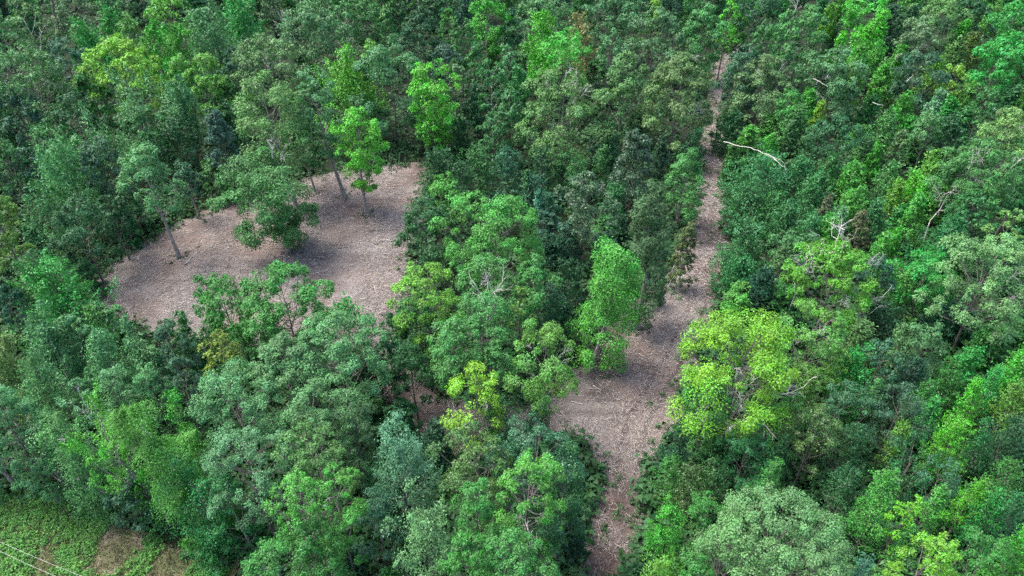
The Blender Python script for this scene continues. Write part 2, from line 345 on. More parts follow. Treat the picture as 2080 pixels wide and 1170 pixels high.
# ------------------------------------------------------------------ trees
# (name, x, y, H, crown base, R, style, leaves, leaf size, colour, bark, gloss, lean, dead limbs, label, category, group)
BARKS = {'bark': BARK, 'grey': GREYBARK, 'birch': PALE, 'red': REDBARK}
TREES = [
('b',-80.62,124.02,16,5.76,3.16,'sparse',3050,.356,(.072,.169,.058,.09),'birch',0,(-2.2,0),[],'thin leaning tree with a pale forked trunk in the far upper left corner',0),
('b',-79.9,133.91,15,5.4,3.62,'sparse',3268,.382,(.088,.168,.076,.02),'bark',0,(0,0),[],'sparse greyish tree with bare twigs showing, at the back beside the leaning pale trunk',0),
('b',-85.79,121.91,15,5.4,4.26,'oak',5060,.354,(.074,.22,.076,.02),'bark',0,(0,0),[],'soft sage green crown cut by the left edge at the far back',0),
('b',-69.32,100.66,16,5.76,5.74,'bigoak',8716,.302,(.06,.174,.056,.02),'bark',0,(0,0),[(-0.38,-0.42,.57,1.92),(-0.37,-0.22,.87,2.67)],'broad grey-green spreading crown with bare inner limbs at the left edge',0),
('b',-67.94,108.27,15,5.4,3.88,'oak',5520,.323,(.029,.104,.053,.02),'bark',0,(0,0),[],'darker grey-green round crown just behind the broad spreading crown at left',0),
('b',-57.77,105.04,16,5.76,5.74,'bigoak',8285,.313,(.132,.324,.032,.12),'bark',0,(0,0),[],'brightest yellow-green round crown at the upper left',0),
('b',-72.01,122.33,14,5.04,4.06,'plume',3021,.39,(.029,.229,.039,.02),'bark',0,(0,0),[],'emerald feathery crown standing behind and left of the yellow-green round crown',0),
('b',-71.07,130.15,14,5.04,2.41,'plume',1704,.411,(.027,.222,.036,.02),'bark',0,(0,0),[],'narrow emerald plume directly behind the yellow-green round crown',0),
('b',-65.96,125.48,14,5.04,2.98,'plume',2440,.399,(.092,.251,.059,.08),'bark',0,(0,0),[],'pale green pointed plume at the back right of the yellow-green round crown',0),
('b',-60.4,129.77,16,5.76,4.11,'oak',3409,.369,(.083,.277,.036,.1),'bark',0,(0,0),[],'light yellowish green crown cut by the top edge at left',0),
('b',-59.56,120.75,14,4.56,2.7,'plume',2769,.389,(.052,.277,.029,.02),'bark',0,(0,0),[],'slim bright green tree with a thin visible trunk between two plumes',0),
('b',-55.26,118.6,14,4.7,2.96,'plume',3089,.384,(.048,.266,.029,.02),'bark',0,(0,0),[],'bright green steep plume left of the wide sage plume',0),
('b',-51.08,125.19,15,5.4,5.57,'plume',5338,.398,(.066,.203,.076,.02),'bark',0,(0,0),[],'wide sage green feathery crown near the top edge',0),
('b',-48.57,132.44,15,5.4,5.1,'plume',4009,.416,(.027,.207,.04,.02),'bark',0,(0,0),[],'deep emerald feathery crown cut by the top edge beside the wide sage one',0),
('b',-38.92,112.24,14,5.04,6.1,'bigoak',7021,.332,(.086,.182,.065,.02),'bark',0,(0,0),[(-0.31,-0.47,.66,2.25),(.41,-0.11,.64,2.08),(.16,-0.43,.61,2.74)],'flat-topped olive grey crown with a white bare branch poking out at left',0),
('b',-34.19,124.5,15,5.35,5.71,'oak',6961,.361,(.054,.155,.056,.02),'bark',0,(0,0),[],'rounded grey-green crown behind the bare grey branches at the top',0),
('b',-34.8,140.45,14,5.04,4.04,'oak',3486,.399,(.032,.14,.033,.02),'bark',0,(0,0),[],'mid-sized mid green rounded tree behind and right of the olive grey crown with white branch',0),
('b',-44.31,101.81,15,5.4,3.31,'oak',4939,.307,(.084,.246,.036,.1),'bark',0,(0,0),[],'bright yellowish green crown, rightmost of a pair',0),
('b',-48.9,103.95,14,5.04,2.46,'oak',3302,.314,(.08,.268,.038,.1),'bark',0,(0,0),[],'bright yellowish green crown, left one of the pair',0),
('b',-51.13,94.03,14,5.04,5.97,'fan',8813,.32,(.085,.233,.088,.02),'bark',0,(0,0),[],'silvery sage tree fanning out in upright sprays, left of centre at the back',0),
('b',-46.31,95.75,14,5.04,2.07,'plume',2789,.324,(.064,.203,.078,.02),'bark',0,(0,0),[],'narrow silvery plume right of the fan-shaped sage tree',0),
('b',-50.11,91.57,11,2.58,3.49,'oak',5520,.29,(.032,.136,.036,.02),'bark',0,(0,0),[],'mid green crown standing in front of the silvery fan',0),
('b',-45.57,91.0,10,2.95,2.75,'oak',3631,.289,(.018,.085,.029,.02),'bark',0,(0,0),[],'mid-sized dark green rounded tree close to the left of the dark blue-green cone',0),
('b',-39.31,88.67,12,4.32,2.77,'conic',3966,.28,(.023,.081,.058,.02),'bark',0,(0,0),[],'dark blue-green cone shaped tree behind the clearing',0),
('b',-29.34,84.61,17.99,6.12,4.5,'column',12604,.264,(.074,.194,.057,.09),'grey',0,(-1.4,0),[],'tall olive green tree with light tips and clumps right down its height, behind the clearing',.3),
('b',-23.35,87.69,17.84,6.06,2.93,'column',7775,.272,(.064,.194,.069,.02),'grey',0,(-1.81,0),[],'pale sage tall tree with its bare foot at the back of the clearing',.29),
('b',-27.77,89.08,10.72,3.75,2.66,'oak',3737,.283,(.032,.135,.033,.02),'grey',0,(-1.28,0),[],'darker green tree with a bare pale foot at the back edge of the clearing',.18),
('b',-52.94,76.6,14,4.95,4.58,'plume',9079,.275,(.065,.226,.072,.02),'bark',0,(0,0),[],'large pale sage pointed crown left of the clearing',0),
('b',-49.27,77.58,13,4.24,3.15,'oak',6644,.254,(.028,.095,.047,.02),'bark',0,(0,0),[],'dark grey-green round crown nestled against the pale sage pointed one',0),
('b',-40.86,72.68,14.62,6.43,3.53,'oak',7920,.239,(.075,.231,.077,.02),'grey',0,(-0.78,0),[],'olive tree with rounded top and a long bare leaning trunk standing in the clearing',.24),
('y',-41.34,81.54,8.11,3.24,1.83,'oak',1928,.268,(.027,.102,.049,.02),'grey',0,(.19,0),[],'small dark tree on a thin trunk at the back left rim of the clearing',.13),
('b',-27.59,73.76,12.83,1.54,4.88,'column',27598,.248,(.055,.17,.048,.02),'grey',0,(-2.5,0),[(.12,.0,1.1,2.55),(.3,.1,1.02,2.04)],'ragged olive tree with dead white twigs on top standing alone in the clearing',.21),
('b',-62.54,80.12,12,4.32,2.47,'oak',3995,.26,(.032,.136,.037,.02),'bark',0,(0,0),[],'mid-sized mid green rounded tree to the left of the large pale sage pointed crown',0),
('b',-53.62,64.22,15,3.7,2.67,'oak',9200,.222,(.081,.195,.035,.12),'bark',0,(0,0),[],'big yellowish green crown cut by the left edge beside the clearing',0),
('b',-52.91,70.53,11,3.96,2.44,'plume',3050,.262,(.064,.207,.07,.02),'bark',0,(0,0),[],'mid-sized sage feathery tree close in front and left of the large pale sage pointed crown',0),
('b',-47.62,67.3,11,3.02,3.39,'oak',7796,.233,(.019,.086,.03,.02),'bark',0,(0,0),[],'dark leafy crown over bare leaning stems at the left rim of the clearing',0),
('y',-46.56,71.95,9,2.77,1.87,'oak',2905,.246,(.017,.078,.029,.02),'bark',0,(0,0),[],'small dark green rounded young tree some way behind and right of the vivid emerald cone',0),
('b',-61.59,81.88,10,2.8,2.72,'oak',4261,.268,(.028,.098,.054,.02),'bark',0,(0,0),[],'mid-sized dark grey-green rounded tree close to the left of the large pale sage pointed crown',0),
('b',-68.89,96.38,12,4.32,3.4,'oak',4358,.298,(.028,.095,.054,.02),'bark',0,(0,0),[],'mid-sized dark grey-green rounded tree close in front of the broad grey-green spreading crown',0),
('b',-60.72,94.67,12,4.32,2.98,'oak',3874,.294,(.018,.088,.03,.02),'bark',0,(0,0),[],'mid-sized dark green rounded tree to the left of the silvery fan of upright sprays',0),
('b',-62.35,91.76,10,3.6,2.2,'oak',2033,.289,(.033,.141,.036,.02),'bark',0,(0,0),[],'small mid green rounded tree close behind the large pale sage pointed crown',0),
('b',-24.29,104.5,15,3.54,5.18,'plume',8135,.348,(.085,.314,.036,.1),'bark',0,(0,0),[],'bright green plume with yellowish upright tips behind the clearing',0),
('b',-18.46,104.86,16,1.65,5.23,'oak',11961,.317,(.055,.176,.063,.02),'bark',0,(0,0),[],'tall rounded grey-green crown right of the plume with yellow tips',0),
('b',-19.53,83.18,14.58,3.21,2.81,'column',8331,.267,(.074,.319,.027,.02),'grey',0,(.7,0),[],'slender bright yellow-green tree with clumps down its pale trunk at the back of the clearing',.24),
('b',-11.48,100.81,14,1.49,3.85,'column',8305,.31,(.073,.335,.027,.02),'bark',0,(0,0),[],'vivid green tall narrow crown with a pale stem right of the back of the clearing',0),
('b',-8.3,105.6,13,1.72,2.12,'sparse',3525,.322,(.093,.185,.08,.02),'bark',0,(0,0),[],'thin grey tree with bare twigs at the top beside the vivid green one',0),
('b',-2.97,104.39,13,4.4,2.41,'sparse',3196,.317,(.03,.147,.036,.02),'birch',0,(0,0),[],'airy green tree on a thin pale visible stem',0),
('b',-0.78,111.33,13,4.68,1.42,'column',1600,.331,(.065,.226,.078,.02),'bark',0,(0,0),[],'tiny sage columnar tree close in front and left of the bright steep plume',0),
('y',-2.6,94.96,9,1.92,2.43,'oak',2944,.3,(.032,.128,.036,.02),'bark',0,(0,0),[],'mid green egg shaped young tree in a dark hollow',0),
('b',4.8,123.28,15,4.55,3.58,'plume',3951,.395,(.065,.352,.027,.02),'bark',0,(0,0),[],'bright steep plume next to the red-tipped tree',0),
('b',11.2,122.71,15,5.4,2.8,'plume',1961,.389,(.186,.182,.065,.02),'bark',0,(0,0),[],'small yellow-green tree whose tip has turned rusty red',0),
('b',8.64,113.61,14,5.04,4.75,'oak',4881,.335,(.05,.272,.031,.02),'bark',0,(0,0),[],'broad bright green crown below the red-tipped tree',0),
('b',6.55,94.42,15,1.72,6.51,'bigoak',17711,.294,(.075,.181,.054,.09),'bark',0,(0,0),[(.1,.0,1.0,2.55),(-0.3,.1,.9,1.7),(.35,-0.1,.95,1.87),(-0.24,-0.26,.87,1.97),(.33,-0.22,.81,2.97),(.48,-0.31,.85,2.22),(.21,-0.43,.85,2.96)],'big ragged olive tree with a white dead top and bare limbs',0),
('b',16.59,103.81,14,4.16,4.18,'oak',6610,.315,(.07,.183,.059,.09),'bark',0,(0,0),[],'olive crown with an arching side limb right of the ragged dead-topped tree',0),
('b',24.42,101.62,15,1.57,5.51,'bigoak',14237,.311,(.092,.175,.058,.02),'bark',0,(0,0),[(.3,.1,.95,1.36),(.48,-0.34,.51,2.05),(.36,-0.43,.45,2.58),(.29,-0.25,.69,2.07)],'tall grey olive crown with bare twigs standing left of the track',0),
('b',6.19,132.49,15,5.4,5.35,'oak',4338,.377,(.057,.179,.055,.02),'bark',0,(0,0),[],'broad grey-green rounded tree close behind the bright steep plume',0),
('b',18.68,135.42,15,2.97,5.17,'oak',6610,.389,(.054,.17,.063,.02),'bark',0,(0,0),[],'grey-green tall crown cut by the top edge right of the red-tipped tree',0),
('b',15.98,118.47,13,4.68,2.38,'oak',2092,.348,(.07,.208,.077,.02),'bark',0,(0,0),[],'small sage rounded tree close in front and right of the red-tipped tree',0),
('b',24.94,126.71,14,5.04,5.34,'oak',5569,.367,(.06,.155,.062,.02),'bark',0,(0,0),[],'broad grey-green rounded tree to the left of the sage crown at far track end',0),
('b',25.46,131.49,15,5.4,1.88,'oak',1600,.372,(.119,.295,.036,.12),'bark',0,(0,0),[],'small patch of yellow-green crown at the top edge',0),
('b',-4.45,132.76,15,5.4,4.04,'oak',4067,.38,(.048,.275,.027,.02),'bark',0,(0,0),[],'bright green crown at the top edge near the middle',0),
('b',-8.94,124.49,13,4.68,2.48,'column',2353,.363,(.033,.131,.032,.02),'bark',0,(0,0),[],'small mid green columnar tree in front and left of the middle of the top edge',0),
('b',-16.32,133.36,12,2.77,3.92,'oak',3874,.387,(.018,.079,.03,.02),'bark',0,(0,0),[],'mid-sized dark green rounded tree behind and right of the tall rounded grey-green crown',0),
('b',-11.51,118.46,11,3.96,2.66,'oak',2033,.35,(.026,.084,.057,.02),'bark',0,(0,0),[],'small blue-green rounded tree behind the vivid green narrow tree',0),
('b',-17.82,123.35,12,4.12,2.75,'oak',2615,.362,(.017,.082,.03,.02),'bark',0,(0,0),[],'small dark green rounded tree close behind and right of the tall rounded grey-green crown',0),
('b',-26.84,135.83,14,5.04,3.54,'column',3138,.388,(.032,.137,.032,.02),'bark',0,(0,0),[],'mid-sized mid green columnar tree behind the bright plume with yellow tips',0),
('b',-30.08,132.23,14,5.04,2.11,'sparse',1917,.38,(.067,.221,.071,.02),'birch',0,(0,0),[],'small sage airy tree behind the bright plume with yellow tips',0),
('b',-21.79,110.72,14,5.04,2.06,'oak',1600,.326,(.09,.28,.037,.1),'bark',0,(0,0),[],'small yellowish rounded tree close behind and right of the bright plume with yellow tips',0),
('b',15.56,82.84,12,1.33,3.42,'conic',8716,.27,(.035,.086,.043,.02),'bark',1,(0,0),[],'dark glossy egg-shaped tree with silvery highlights on its crown',0),
('y',-4.63,87.12,8,2.62,3.1,'young',2905,.31,(.033,.137,.036,.02),'bark',0,(0,0),[],'mid-sized mid green bushy young tree in front and right of the vivid green narrow tree',0),
('y',-0.33,86.0,8,2.88,2.66,'young',2203,.307,(.028,.12,.061,.02),'bark',0,(0,0),[],'mid-sized teal green bushy young tree in front and left of the big ragged olive tree',0),
('y',-9.95,87.14,8,1.87,3.32,'young',3486,.311,(.018,.081,.028,.02),'bark',0,(0,0),[],'mid-sized dark green bushy young tree to the right of the back corner of the clearing',0),
('y',8.68,84.27,8,2.88,2.01,'young',1600,.301,(.032,.135,.035,.02),'bark',0,(0,0),[],'small round mid green bush-like tree left of the dark glossy one',0),
('y',2.72,81.66,7,2.52,2.37,'young',1743,.297,(.028,.105,.055,.02),'bark',0,(0,0),[],'small teal green bushy young tree behind and left of the dark tree with bleached top',0),
('y',1.78,82.08,7,2.52,.86,'conic',1600,.271,(.033,.131,.036,.02),'bark',0,(0,0),[],'tiny mid green cone-shaped young tree behind and left of the dark tree with bleached top',0),
('y',3.93,86.08,8,2.88,2.45,'young',2033,.307,(.018,.082,.029,.02),'bark',0,(0,0),[],'small dark green bushy young tree in front and right of the egg shaped young tree',0),
('y',11.98,86.33,8,2.27,1.81,'young',1704,.309,(.032,.129,.033,.02),'bark',0,(0,0),[],'small mid green bushy young tree close to the left of the dark glossy egg-shaped tree',0),
('y',-1.7,77.15,7,2.52,2.28,'young',1743,.285,(.031,.097,.052,.02),'bark',0,(0,0),[],'small dark grey-green bushy young tree close behind the big fresh green spreading crown',0),
('y',-6.29,81.76,8,2.88,2.36,'young',1743,.295,(.017,.079,.028,.02),'bark',0,(0,0),[],'small dark green bushy young tree in front and left of the egg shaped young tree',0),
('y',3.15,76.89,7,2.52,.98,'conic',1600,.258,(.048,.182,.109,.02),'bark',0,(0,0),[],'little blue-green sapling in the middle of the thicket',0),
('y',4.83,76.61,7,2.52,1.89,'young',1600,.283,(.031,.119,.062,.02),'bark',0,(0,0),[],'small teal green bushy young tree behind and right of the big fresh green spreading crown',0),
('b',8.08,71.05,12,2.72,3.05,'oak',7263,.241,(.044,.105,.046,.02),'bark',1,(0,0),[(-0.46,-0.37,.67,1.27),(.6,-0.27,.89,.99)],'dark leathery tree with pale bleached top left of the two columns',0),
('b',21.32,79.42,11,1.25,2.99,'oak',6537,.263,(.052,.19,.046,.02),'bark',0,(0,0),[],'dense sage green tree pressed against the track edge',0),
('y',-8.32,76.84,9,2.89,2.34,'oak',3312,.257,(.061,.239,.04,.06),'bark',0,(0,0),[],'fresh green round crown at the right end of the clearing',0),
('b',-9.27,66.83,11,2.2,3.47,'oak',8571,.233,(.021,.092,.029,.02),'bark',0,(0,0),[(-0.3,-0.45,.2,1.7),(.1,-0.5,.15,1.87),(-0.2,-0.3,.7,1.36)],'dark green tree with dead white limbs low down beside the clearing',0),
('b',-2.03,62.67,14,5.04,5.61,'bigoak',18018,.216,(.055,.236,.04,.06),'bark',0,(0,0),[(-0.05,-0.75,.42,2.72)],'big fresh green spreading crown with a white dead branch fork in front',0),
('b',-2.55,54.59,12,4.32,3.76,'bigoak',7990,.198,(.055,.192,.047,.02),'bark',0,(0,0),[],'broad sage green rounded tree to the right of the lumpy yellow-green crown',0),
('b',1.82,55.21,12,2.39,2.59,'oak',8232,.204,(.05,.19,.046,.02),'bark',0,(0,0),[],'sage mid-green tall crown beneath the big fresh spreading one',0),
('b',-7.88,50.85,14,5.04,3.17,'balls',8111,.187,(.098,.281,.037,.16),'bark',0,(0,0),[],'lumpy bright yellow-green crown beside the clearing',0),
('b',-8.24,51.53,10,2.49,2.5,'oak',6779,.197,(.031,.142,.035,.02),'bark',0,(0,0),[],'broad mid green rounded tree close to the right of the near corner of the clearing',0),
('b',-2.34,47.88,13,4.68,3.44,'bigoak',9443,.181,(.05,.194,.049,.02),'bark',0,(0,0),[(-0.1,.3,.85,1.7)],'rounded sage crown with dead twigs behind it, in the middle',0),
('b',.67,50.34,12,4.32,1.3,'oak',2876,.19,(.077,.189,.039,.12),'bark',0,(0,0),[],'narrow yellowish crown in the very middle of the wood',0),
('b',-4.83,44.32,13,4.68,2.87,'oak',9443,.175,(.055,.193,.049,.02),'bark',0,(0,0),[],'clumpy sage crown right of the nearer edge of the clearing',0),
('b',2.19,42.64,14,5.04,2.9,'sparse',10786,.17,(.07,.216,.042,.18),'bark',0,(0,0),[(-0.18,-0.34,.57,1.0),(.64,-0.31,.8,.96),(-0.3,-0.36,.88,.96),(.43,-0.45,.7,1.43)],'open yellow-tinged tree with curving bare limbs beside the track clearing',0),
('b',-2.64,39.01,13,4.68,2.54,'sparse',7869,.137,(.137,.339,.024,.28),'bark',0,(0,0),[(-0.32,-0.18,.59,.83),(-0.68,-0.31,.58,1.22),(.32,-0.55,.74,1.25)],'sparse vivid yellow-green tree over the dark gap',0),
('b',7.91,52.63,15.47,.93,3.89,'columnlow',19479,.197,(.051,.244,.032,.1),'grey',0,(1.45,0),[],'tall column of foliage with a glowing light green top on the clearing edge',.26),
('b',13.25,59.05,17.02,1.7,3.07,'columnlow',13757,.209,(.047,.107,.041,.02),'grey',0,(-0.57,0),[],'tall dull green column reaching down to the track',.28),
('c',19.15,66.02,9,1.09,1.65,'conic',4338,.233,(.064,.1,.032,.02),'birch',0,(0,0),[],'narrow brownish green cedar like tree with a white trunk by the track',0),
('y',5.73,60.81,8,1.01,2.28,'young',4067,.244,(.019,.078,.029,.02),'bark',0,(0,0),[],'mid-sized dark green bushy young tree to the left of the tall dull green column',0),
('y',4.4,55.02,8,1.12,2.44,'young',4648,.23,(.015,.075,.037,.02),'bark',0,(0,0),[],'mid-sized dark blue-green bushy young tree behind the open yellow-tinged tree',0),
('h',15.75,63.06,4,.28,1.17,'shrub',1600,.232,(.018,.08,.028,.02),'bark',0,(0,0),[],'tiny dark green low young tree close in front of the tall dull green column',0),
('y',-13.32,47.94,7,1.53,2.68,'young',5060,.211,(.021,.082,.032,.02),'bark',0,(0,0),[],'broad dark green bushy young tree close to the right of the largest grey rosette crown',0),
('y',-10.99,47.77,8,1.47,1.94,'oak',4648,.191,(.019,.084,.032,.02),'bark',0,(0,0),[],'mid-sized dark green rounded young tree to the right of the largest grey rosette crown',0),
('y',-14.57,48.77,7,1.83,2.28,'young',3874,.213,(.054,.173,.048,.02),'bark',0,(0,0),[],'mid-sized sage green bushy young tree close to the right of the largest grey rosette crown',0),
('y',-8.66,45.88,9,2.87,2.11,'oak',5230,.185,(.02,.092,.028,.02),'bark',0,(0,0),[],'mid-sized dark green rounded young tree behind and left of the dark brown gap',0),
('y',-11.19,51.35,8,2.36,1.51,'oak',2905,.199,(.021,.096,.031,.02),'bark',0,(0,0),[],'small dark green rounded young tree close in front of the near corner of the clearing',0),
('y',-1.19,39.7,9,3.24,2.73,'young',6392,.158,(.021,.095,.029,.02),'bark',0,(0,0),[],'broad dark green bushy young tree behind and left of the big dark blue-green crown',0),
('b',-1.65,44.26,11,3.96,1.78,'oak',3874,.176,(.054,.19,.049,.02),'bark',0,(0,0),[],'mid-sized sage green rounded tree close behind and right of the sparse vivid yellow-green tree',0),
('y',2.08,42.12,7,2.52,1.56,'young',2324,.166,(.018,.091,.032,.02),'bark',0,(0,0),[],'small dark green bushy young tree behind the big dark blue-green crown',0),
('b',-45.5,57.01,10,3.6,4.43,'conic2',8777,.23,(.04,.255,.047,.02),'bark',0,(0,0),[],'vivid emerald cone of dense foliage at the left of the clearing',0),
('b',-47.5,58.37,11,3.96,2.57,'plume',3254,.229,(.071,.194,.074,.02),'bark',0,(0,0),[],'mid-sized sage feathery tree close behind and left of the vivid emerald cone',0),
('y',-48.89,54.39,9,3.24,1.93,'oak',3268,.203,(.014,.075,.039,.02),'bark',0,(0,0),[],'mid-sized dark blue-green rounded young tree to the left of the vivid emerald cone',0),
('y',-39.27,52.08,9,3.24,1.15,'plume',1600,.217,(.083,.252,.06,.08),'bark',0,(0,0),[],'pale young tip at the left front corner of the clearing',0),
('b',-41.16,48.04,11,3.62,2.75,'plume',7263,.206,(.065,.213,.08,.02),'birch',0,(0,0),[],'soft sage birch like tree with two pale stems below the emerald cone',0),
('b',-34.79,45.5,11,3.96,2.39,'plume',6101,.199,(.071,.215,.077,.02),'birch',0,(0,0),[],'soft sage tree with a pale yellowish tip left of the front edge of the clearing',0),
('y',-40.12,49.8,9,2.24,1.97,'oak',5036,.194,(.069,.206,.076,.02),'bark',0,(0,0),[],'mid-sized soft sage rounded young tree in front of the vivid emerald cone',0),
('b',-32.14,46.47,10,3.48,2.27,'plume',5288,.204,(.072,.198,.07,.02),'bark',0,(0,0),[],'mid-sized soft sage feathery tree to the left of the small olive yellow crown',0),
('y',-34.99,49.94,9,3.24,1.13,'plume',1600,.211,(.069,.202,.076,.02),'bark',0,(0,0),[],'tiny soft sage young tree between the small olive yellow crown and the vivid emerald cone',0),
('b',-30.27,47.65,10,3.32,1.9,'oak',5036,.188,(.03,.098,.049,.02),'bark',0,(0,0),[],'mid-sized dark grey-green rounded tree to the left of the small olive yellow crown',0),
('b',-29.65,49.42,10,3.47,1.4,'plume',2905,.211,(.029,.144,.036,.02),'bark',0,(0,0),[],'small mid green feathery tree close to the left of the small olive yellow crown',0),
('b',-42.48,44.5,12,4.32,2.33,'plume',6101,.195,(.111,.212,.069,.14),'bark',0,(0,0),[],'yellow-tipped pale tree at the left edge',0),
('b',-38.32,42.04,12,4.32,2.25,'plume',5665,.16,(.07,.203,.069,.02),'bark',0,(0,0),[],'mid-sized soft sage feathery tree close in front of the soft sage tree with pale stems',0),
('b',-31.86,41.22,11,3.96,1.72,'oak',4648,.144,(.071,.206,.077,.02),'bark',0,(0,0),[],'mid-sized soft sage rounded tree behind the bright fan of sprays',0),
('b',-29.74,42.28,10,3.6,1.76,'oak',4261,.148,(.062,.21,.07,.02),'bark',0,(0,0),[],'mid-sized soft sage rounded tree some way to the left of the broad grey rosette crown',0),
('b',-27.84,43.51,10,3.6,1.8,'oak',4648,.151,(.029,.096,.05,.02),'bark',0,(0,0),[],'mid-sized dark grey-green rounded tree in front and left of the small olive yellow crown',0),
('b',-32.77,38.52,12,1.8,1.64,'sparse',4648,.137,(.071,.211,.079,.02),'birch',0,(0,0),[],'mid-sized soft sage airy tree behind and right of the full sage crown at left',0),
('b',-37.42,36.76,13,1.95,2.18,'oak',7990,.133,(.065,.199,.077,.02),'bark',0,(0,0),[],'broad soft sage rounded tree close behind and left of the full sage crown at left',0),
('y',-31.01,57.78,8,1.01,1.31,'column',2789,.215,(.034,.168,.034,.02),'bark',0,(0,0),[],'upright knobbly green crown at the front edge of the clearing',0),
('y',-28.31,55.52,9,1.83,2.32,'column',5539,.208,(.038,.18,.031,.02),'bark',0,(0,0),[],'dark fresh green crown at the front edge of the clearing, left of the rounded one',0),
('b',-21.51,52.99,12,4.32,4.25,'bigoak',20375,.197,(.046,.192,.04,.02),'bark',0,(0,0),[],'rounded green crown rising over the front edge of the clearing',0),
('y',-25.72,52.31,7,1.04,2.38,'young',4261,.223,(.036,.162,.03,.02),'bark',0,(0,0),[],'mid-sized mid green bushy young tree close to the right of the small olive yellow crown',0),
('y',-22.68,51.6,7,1.04,2.36,'young',4261,.221,(.033,.147,.033,.02),'bark',0,(0,0),[],'mid-sized mid green bushy young tree to the right of the small olive yellow crown',0),
('y',-18.98,51.2,7,1.76,2.34,'young',3874,.22,(.038,.168,.033,.02),'bark',0,(0,0),[],'mid-sized mid green bushy young tree close behind and left of the largest grey rosette crown',0),
('y',-28.88,50.87,7,2.34,2.04,'young',3050,.219,(.033,.134,.035,.02),'bark',0,(0,0),[],'mid-sized mid green bushy young tree close to the left of the small olive yellow crown',0),
('y',-16.87,56.36,6,2.16,2.05,'young',1917,.233,(.027,.223,.036,.02),'bark',0,(0,0),[],'small emerald bush-like crown at the near right corner of the clearing',0),
('b',-25.15,46.58,10,3.6,1.8,'oak',2719,.182,(.116,.18,.031,.2),'bark',0,(0,0),[],'small olive yellow crown among grey ones below the clearing',0),
('b',-14.16,43.31,14,4.91,4.15,'bigoak',22220,.173,(.074,.218,.076,.02),'bark',0,(0,0),[],'largest grey-green crown of clustered rosettes, middle left',0),
('b',-18.12,42.32,13,4.26,3.26,'bigoak',13801,.172,(.085,.199,.077,.02),'bark',0,(0,0),[],'grey-green rosette crown left of the largest one',0),
('b',-21.38,38.71,13,4.68,3.71,'bigoak',17433,.138,(.075,.224,.084,.02),'bark',0,(0,0),[],'broad grey-green crown in front of the small olive yellow one',0),
('b',-14.84,37.38,13,4.68,2.4,'oak',8716,.134,(.084,.21,.077,.02),'bark',0,(0,0),[],'broad grey-green rounded tree in front and left of the largest grey rosette crown',0),
('b',-12.0,37.12,12,4.32,2.03,'oak',7263,.136,(.063,.16,.063,.06),'bark',0,(0,0),[],'broad olive rounded tree behind and left of the silvery sage cone',0),
('b',-18.2,32.85,13,4.62,3.02,'bigoak',15496,.13,(.075,.201,.086,.02),'bark',0,(0,0),[],'shaded grey-green crown, lowest of the rosette crowns',0),
('b',-37.22,37.83,11.71,.94,2.91,'bigoak',13566,.14,(.063,.218,.073,.02),'grey',0,(-1.83,0),[],'full sage crown at the left edge above the grassy corner',.19),
('b',-41.5,38.08,11.71,.94,3.11,'bigoak',14470,.141,(.068,.208,.08,.02),'grey',0,(-2.23,0),[],'broad soft sage rounded tree to the left of the full sage crown at left',.19),
('b',-27.45,34.95,13.99,3.5,1.99,'fan',10274,.144,(.076,.332,.037,.1),'grey',0,(-2.13,0),[],'bright fan of upright leafy sprays left of the bright layered tree',.23),
('b',-23.69,33.82,14.68,1.47,2.96,'plume',30000,.143,(.085,.267,.046,.02),'grey',0,(-2.5,0),[],'big bright layered green tree in the lower left',.24),
('b',-24.76,37.09,13,1.95,1.27,'plume',2440,.145,(.047,.25,.027,.02),'bark',0,(0,0),[],'bright spiky plume behind the big layered tree',0),
('b',-31.83,35.89,11.32,.91,2.27,'plume',10474,.151,(.1,.264,.084,.02),'grey',0,(-1.78,0),[(-0.21,-0.43,.89,.95),(-0.26,-0.7,.53,.78)],'pale sage feathery tree with bare inner branches above the grassy corner',.19),
('y',-36.69,37.58,7.13,.36,1.88,'oak',5108,.144,(.055,.168,.051,.02),'grey',0,(-0.97,0),[],'broad sage green rounded young tree close to the left of the pale sage feathery tree',.12),
('y',-34.49,36.85,6.84,.25,1.67,'young',4432,.157,(.03,.175,.046,.02),'grey',0,(-0.64,0),[],'mid-sized deep emerald bushy young tree in front and left of the bright fan of sprays',.11),
('b',-13.9,31.89,14,5.04,2.6,'bigoak',9830,.13,(.074,.186,.051,.02),'bark',0,(0,0),[],'olive sage crown right of the shaded grey one',0),
('b',-13.06,27.55,15,5.4,2.11,'balls',6924,.13,(.057,.244,.039,.06),'bark',0,(0,0),[],'bright clumpy crown with round leaf tufts near the bottom',0),
('y',-22.49,32.5,9.05,.25,3.38,'young',15858,.145,(.028,.177,.046,.02),'grey',0,(-0.62,0),[],'low draping emerald green tree at the edge of the brown grass',.15),
('y',-26.99,34.27,5.4,.25,1.72,'young',3608,.153,(.03,.158,.042,.02),'grey',0,(-0.56,0),[],'mid-sized deep emerald bushy young tree to the left of the low draping emerald tree',.09),
('y',-19.87,32.07,9.32,.28,1.63,'oak',6626,.131,(.027,.163,.045,.02),'grey',0,(-0.5,0),[],'mid-sized deep emerald rounded young tree close to the right of the low draping emerald tree',.15),
('b',-14.54,25.07,12,4.32,2.43,'balls',9443,.13,(.043,.187,.038,.02),'bark',0,(0,0),[],'mid green crown with round tufts at the bottom edge',0),
('b',-10.78,28.01,15,5.4,1.7,'sparse',10460,.13,(.056,.229,.038,.06),'bark',0,(0,0),[(-0.22,-0.59,.87,.58),(-0.29,-0.68,.55,.52),(-0.49,-0.47,.78,.83),(-0.0,-0.37,.59,.76)],'open bright tree with bare stems showing near the bottom, left of the sage cone',0),
('b',-12.48,26.27,12,4.32,2.02,'oak',8135,.13,(.045,.179,.039,.02),'bark',0,(0,0),[],'broad mid green rounded tree in front and left of the open bright bottom tree',0),
